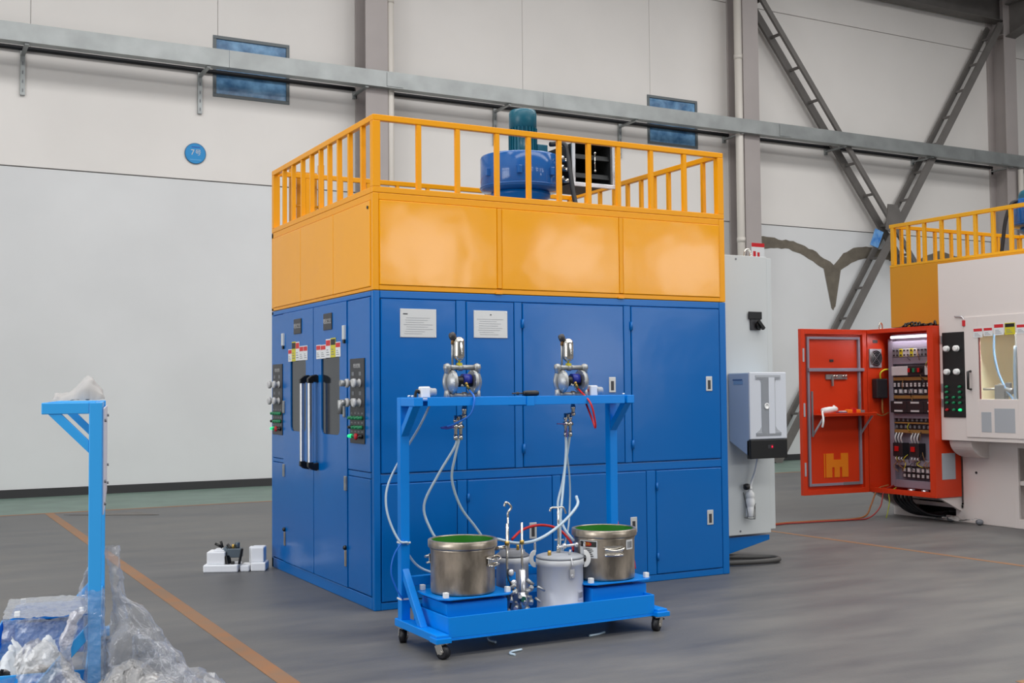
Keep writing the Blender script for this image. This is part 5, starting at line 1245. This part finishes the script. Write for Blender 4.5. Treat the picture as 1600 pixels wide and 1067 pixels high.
gf2 = thing('dark_film_sheet', 'dark wrinkled film hanging down the near end wall of the blue tray', 'plastic film', SL(.76, -.5, .1))
sheet_mb(lambda u, v: SL(.755+.02*math.sin(6*u), -.55+.30*u, .03+.19*v), 30, 16, 16, .010, 12).build('sheet', film_wrap, gf2)
# polystyrene pieces with loose clips on the floor
fo = thing('foam_packing', 'white foam packing tray on the floor left of the booth', 'packing', (-.36, 2.40, 0))
f0 = Vector((-.36, 2.42, 0)); fa = Matrix.Translation(f0) @ Matrix.Rotation(math.radians(-26), 4, 'Z')
def fp_(nm, x0, x1, y0, y1, z0, z1): return MB().box(x0, x1, y0, y1, z0, z1).xf(fa).build(nm, foam, fo, .01)
fp_('foam_base', -.25, .05, -.10, .12, 0, .065); fp_('foam_base', .065, .145, -.07, .12, 0, .055); fp_('foam_base', .155, .285, -.06, .13, 0, .075)
fp_('foam_block', -.225, -.065, -.07, .11, .065, .175); fp_('foam_block', -.17, -.075, -.03, .09, .175, .19); fp_('foam_block', .15, .265, -.03, .12, .075, .205); fp_('foam_block', .12, .16, .06, .12, .055, .20)
tl = thing('spray_gun_parts', 'black and steel tool parts lying across the white foam packing', 'tool', (-.36, 2.36, .08))
MB().cyl((-.165, .0, .24), (-.10, .0, .205), .012, 10).cyl((-.115, .0, .26), (-.10, .0, .205), .011, 10).cyl((-.055, -.02, .235), (.0, -.02, .17), .013, 10).xf(fa).build('black_lever', black_p, tl)
MB().box(-.05, .075, -.05, .03, .12, .20).cyl((.03, .0, .20), (.03, .0, .25), .022, 12).cyl((-.09, -.0, .20), (-.03, 0, .14), .03, 12).xf(fa).build('metal_body', mat('gunmetal', (92, 104, 114), .4, .5), tl, .008)
MB().bar((.08, -.05, .20), (.055, -.06, .065), .03, .02).bar((-.05, -.05, .14), (-.035, -.06, .07), .05, .03).bar((0, -.05, .09), (.0, -.06, .05), .03, .03).xf(fa).build('grip', black_p, tl, .004)
cu_ = MB().cyl((0, -.03, .20), (0, -.03, .235), .014, 10).xf(fa).build('brass_fitting', brass, tl)
# litter
lt_ = thing('plastic_litter', 'scrap of clear plastic on the floor against the white machine base', 'litter', (7.72, 1.4, 0))
sheet_mb(lambda u, v: Vector((7.62+.16*v, 1.72-.52*u, .02+.035*abs(math.sin(5*u)))), 24, 10, 17, .018, 12).build('sheet', film_grey, lt_)
for y in (1.60, 1.20): MB().ball((7.76, y, .035), .04, .045, .035, 12, 8).build('dark_wad', grey_md, lt_)
fl = thing('floor_stain', 'faint dull stain on the floor beyond the stand by the green band', 'paper', (-.6, 7.6, 0))
MB().prism([(-1.02, 8.22), (-.5, 7.85), (.05, 7.55), (-.12, 8.05), (-.6, 8.1)], 'Z', .003, .006).build('sheet', mat('dull_stain', (112, 109, 106), .8), fl)  # thin flat piece standing in for a faint stain on the floor
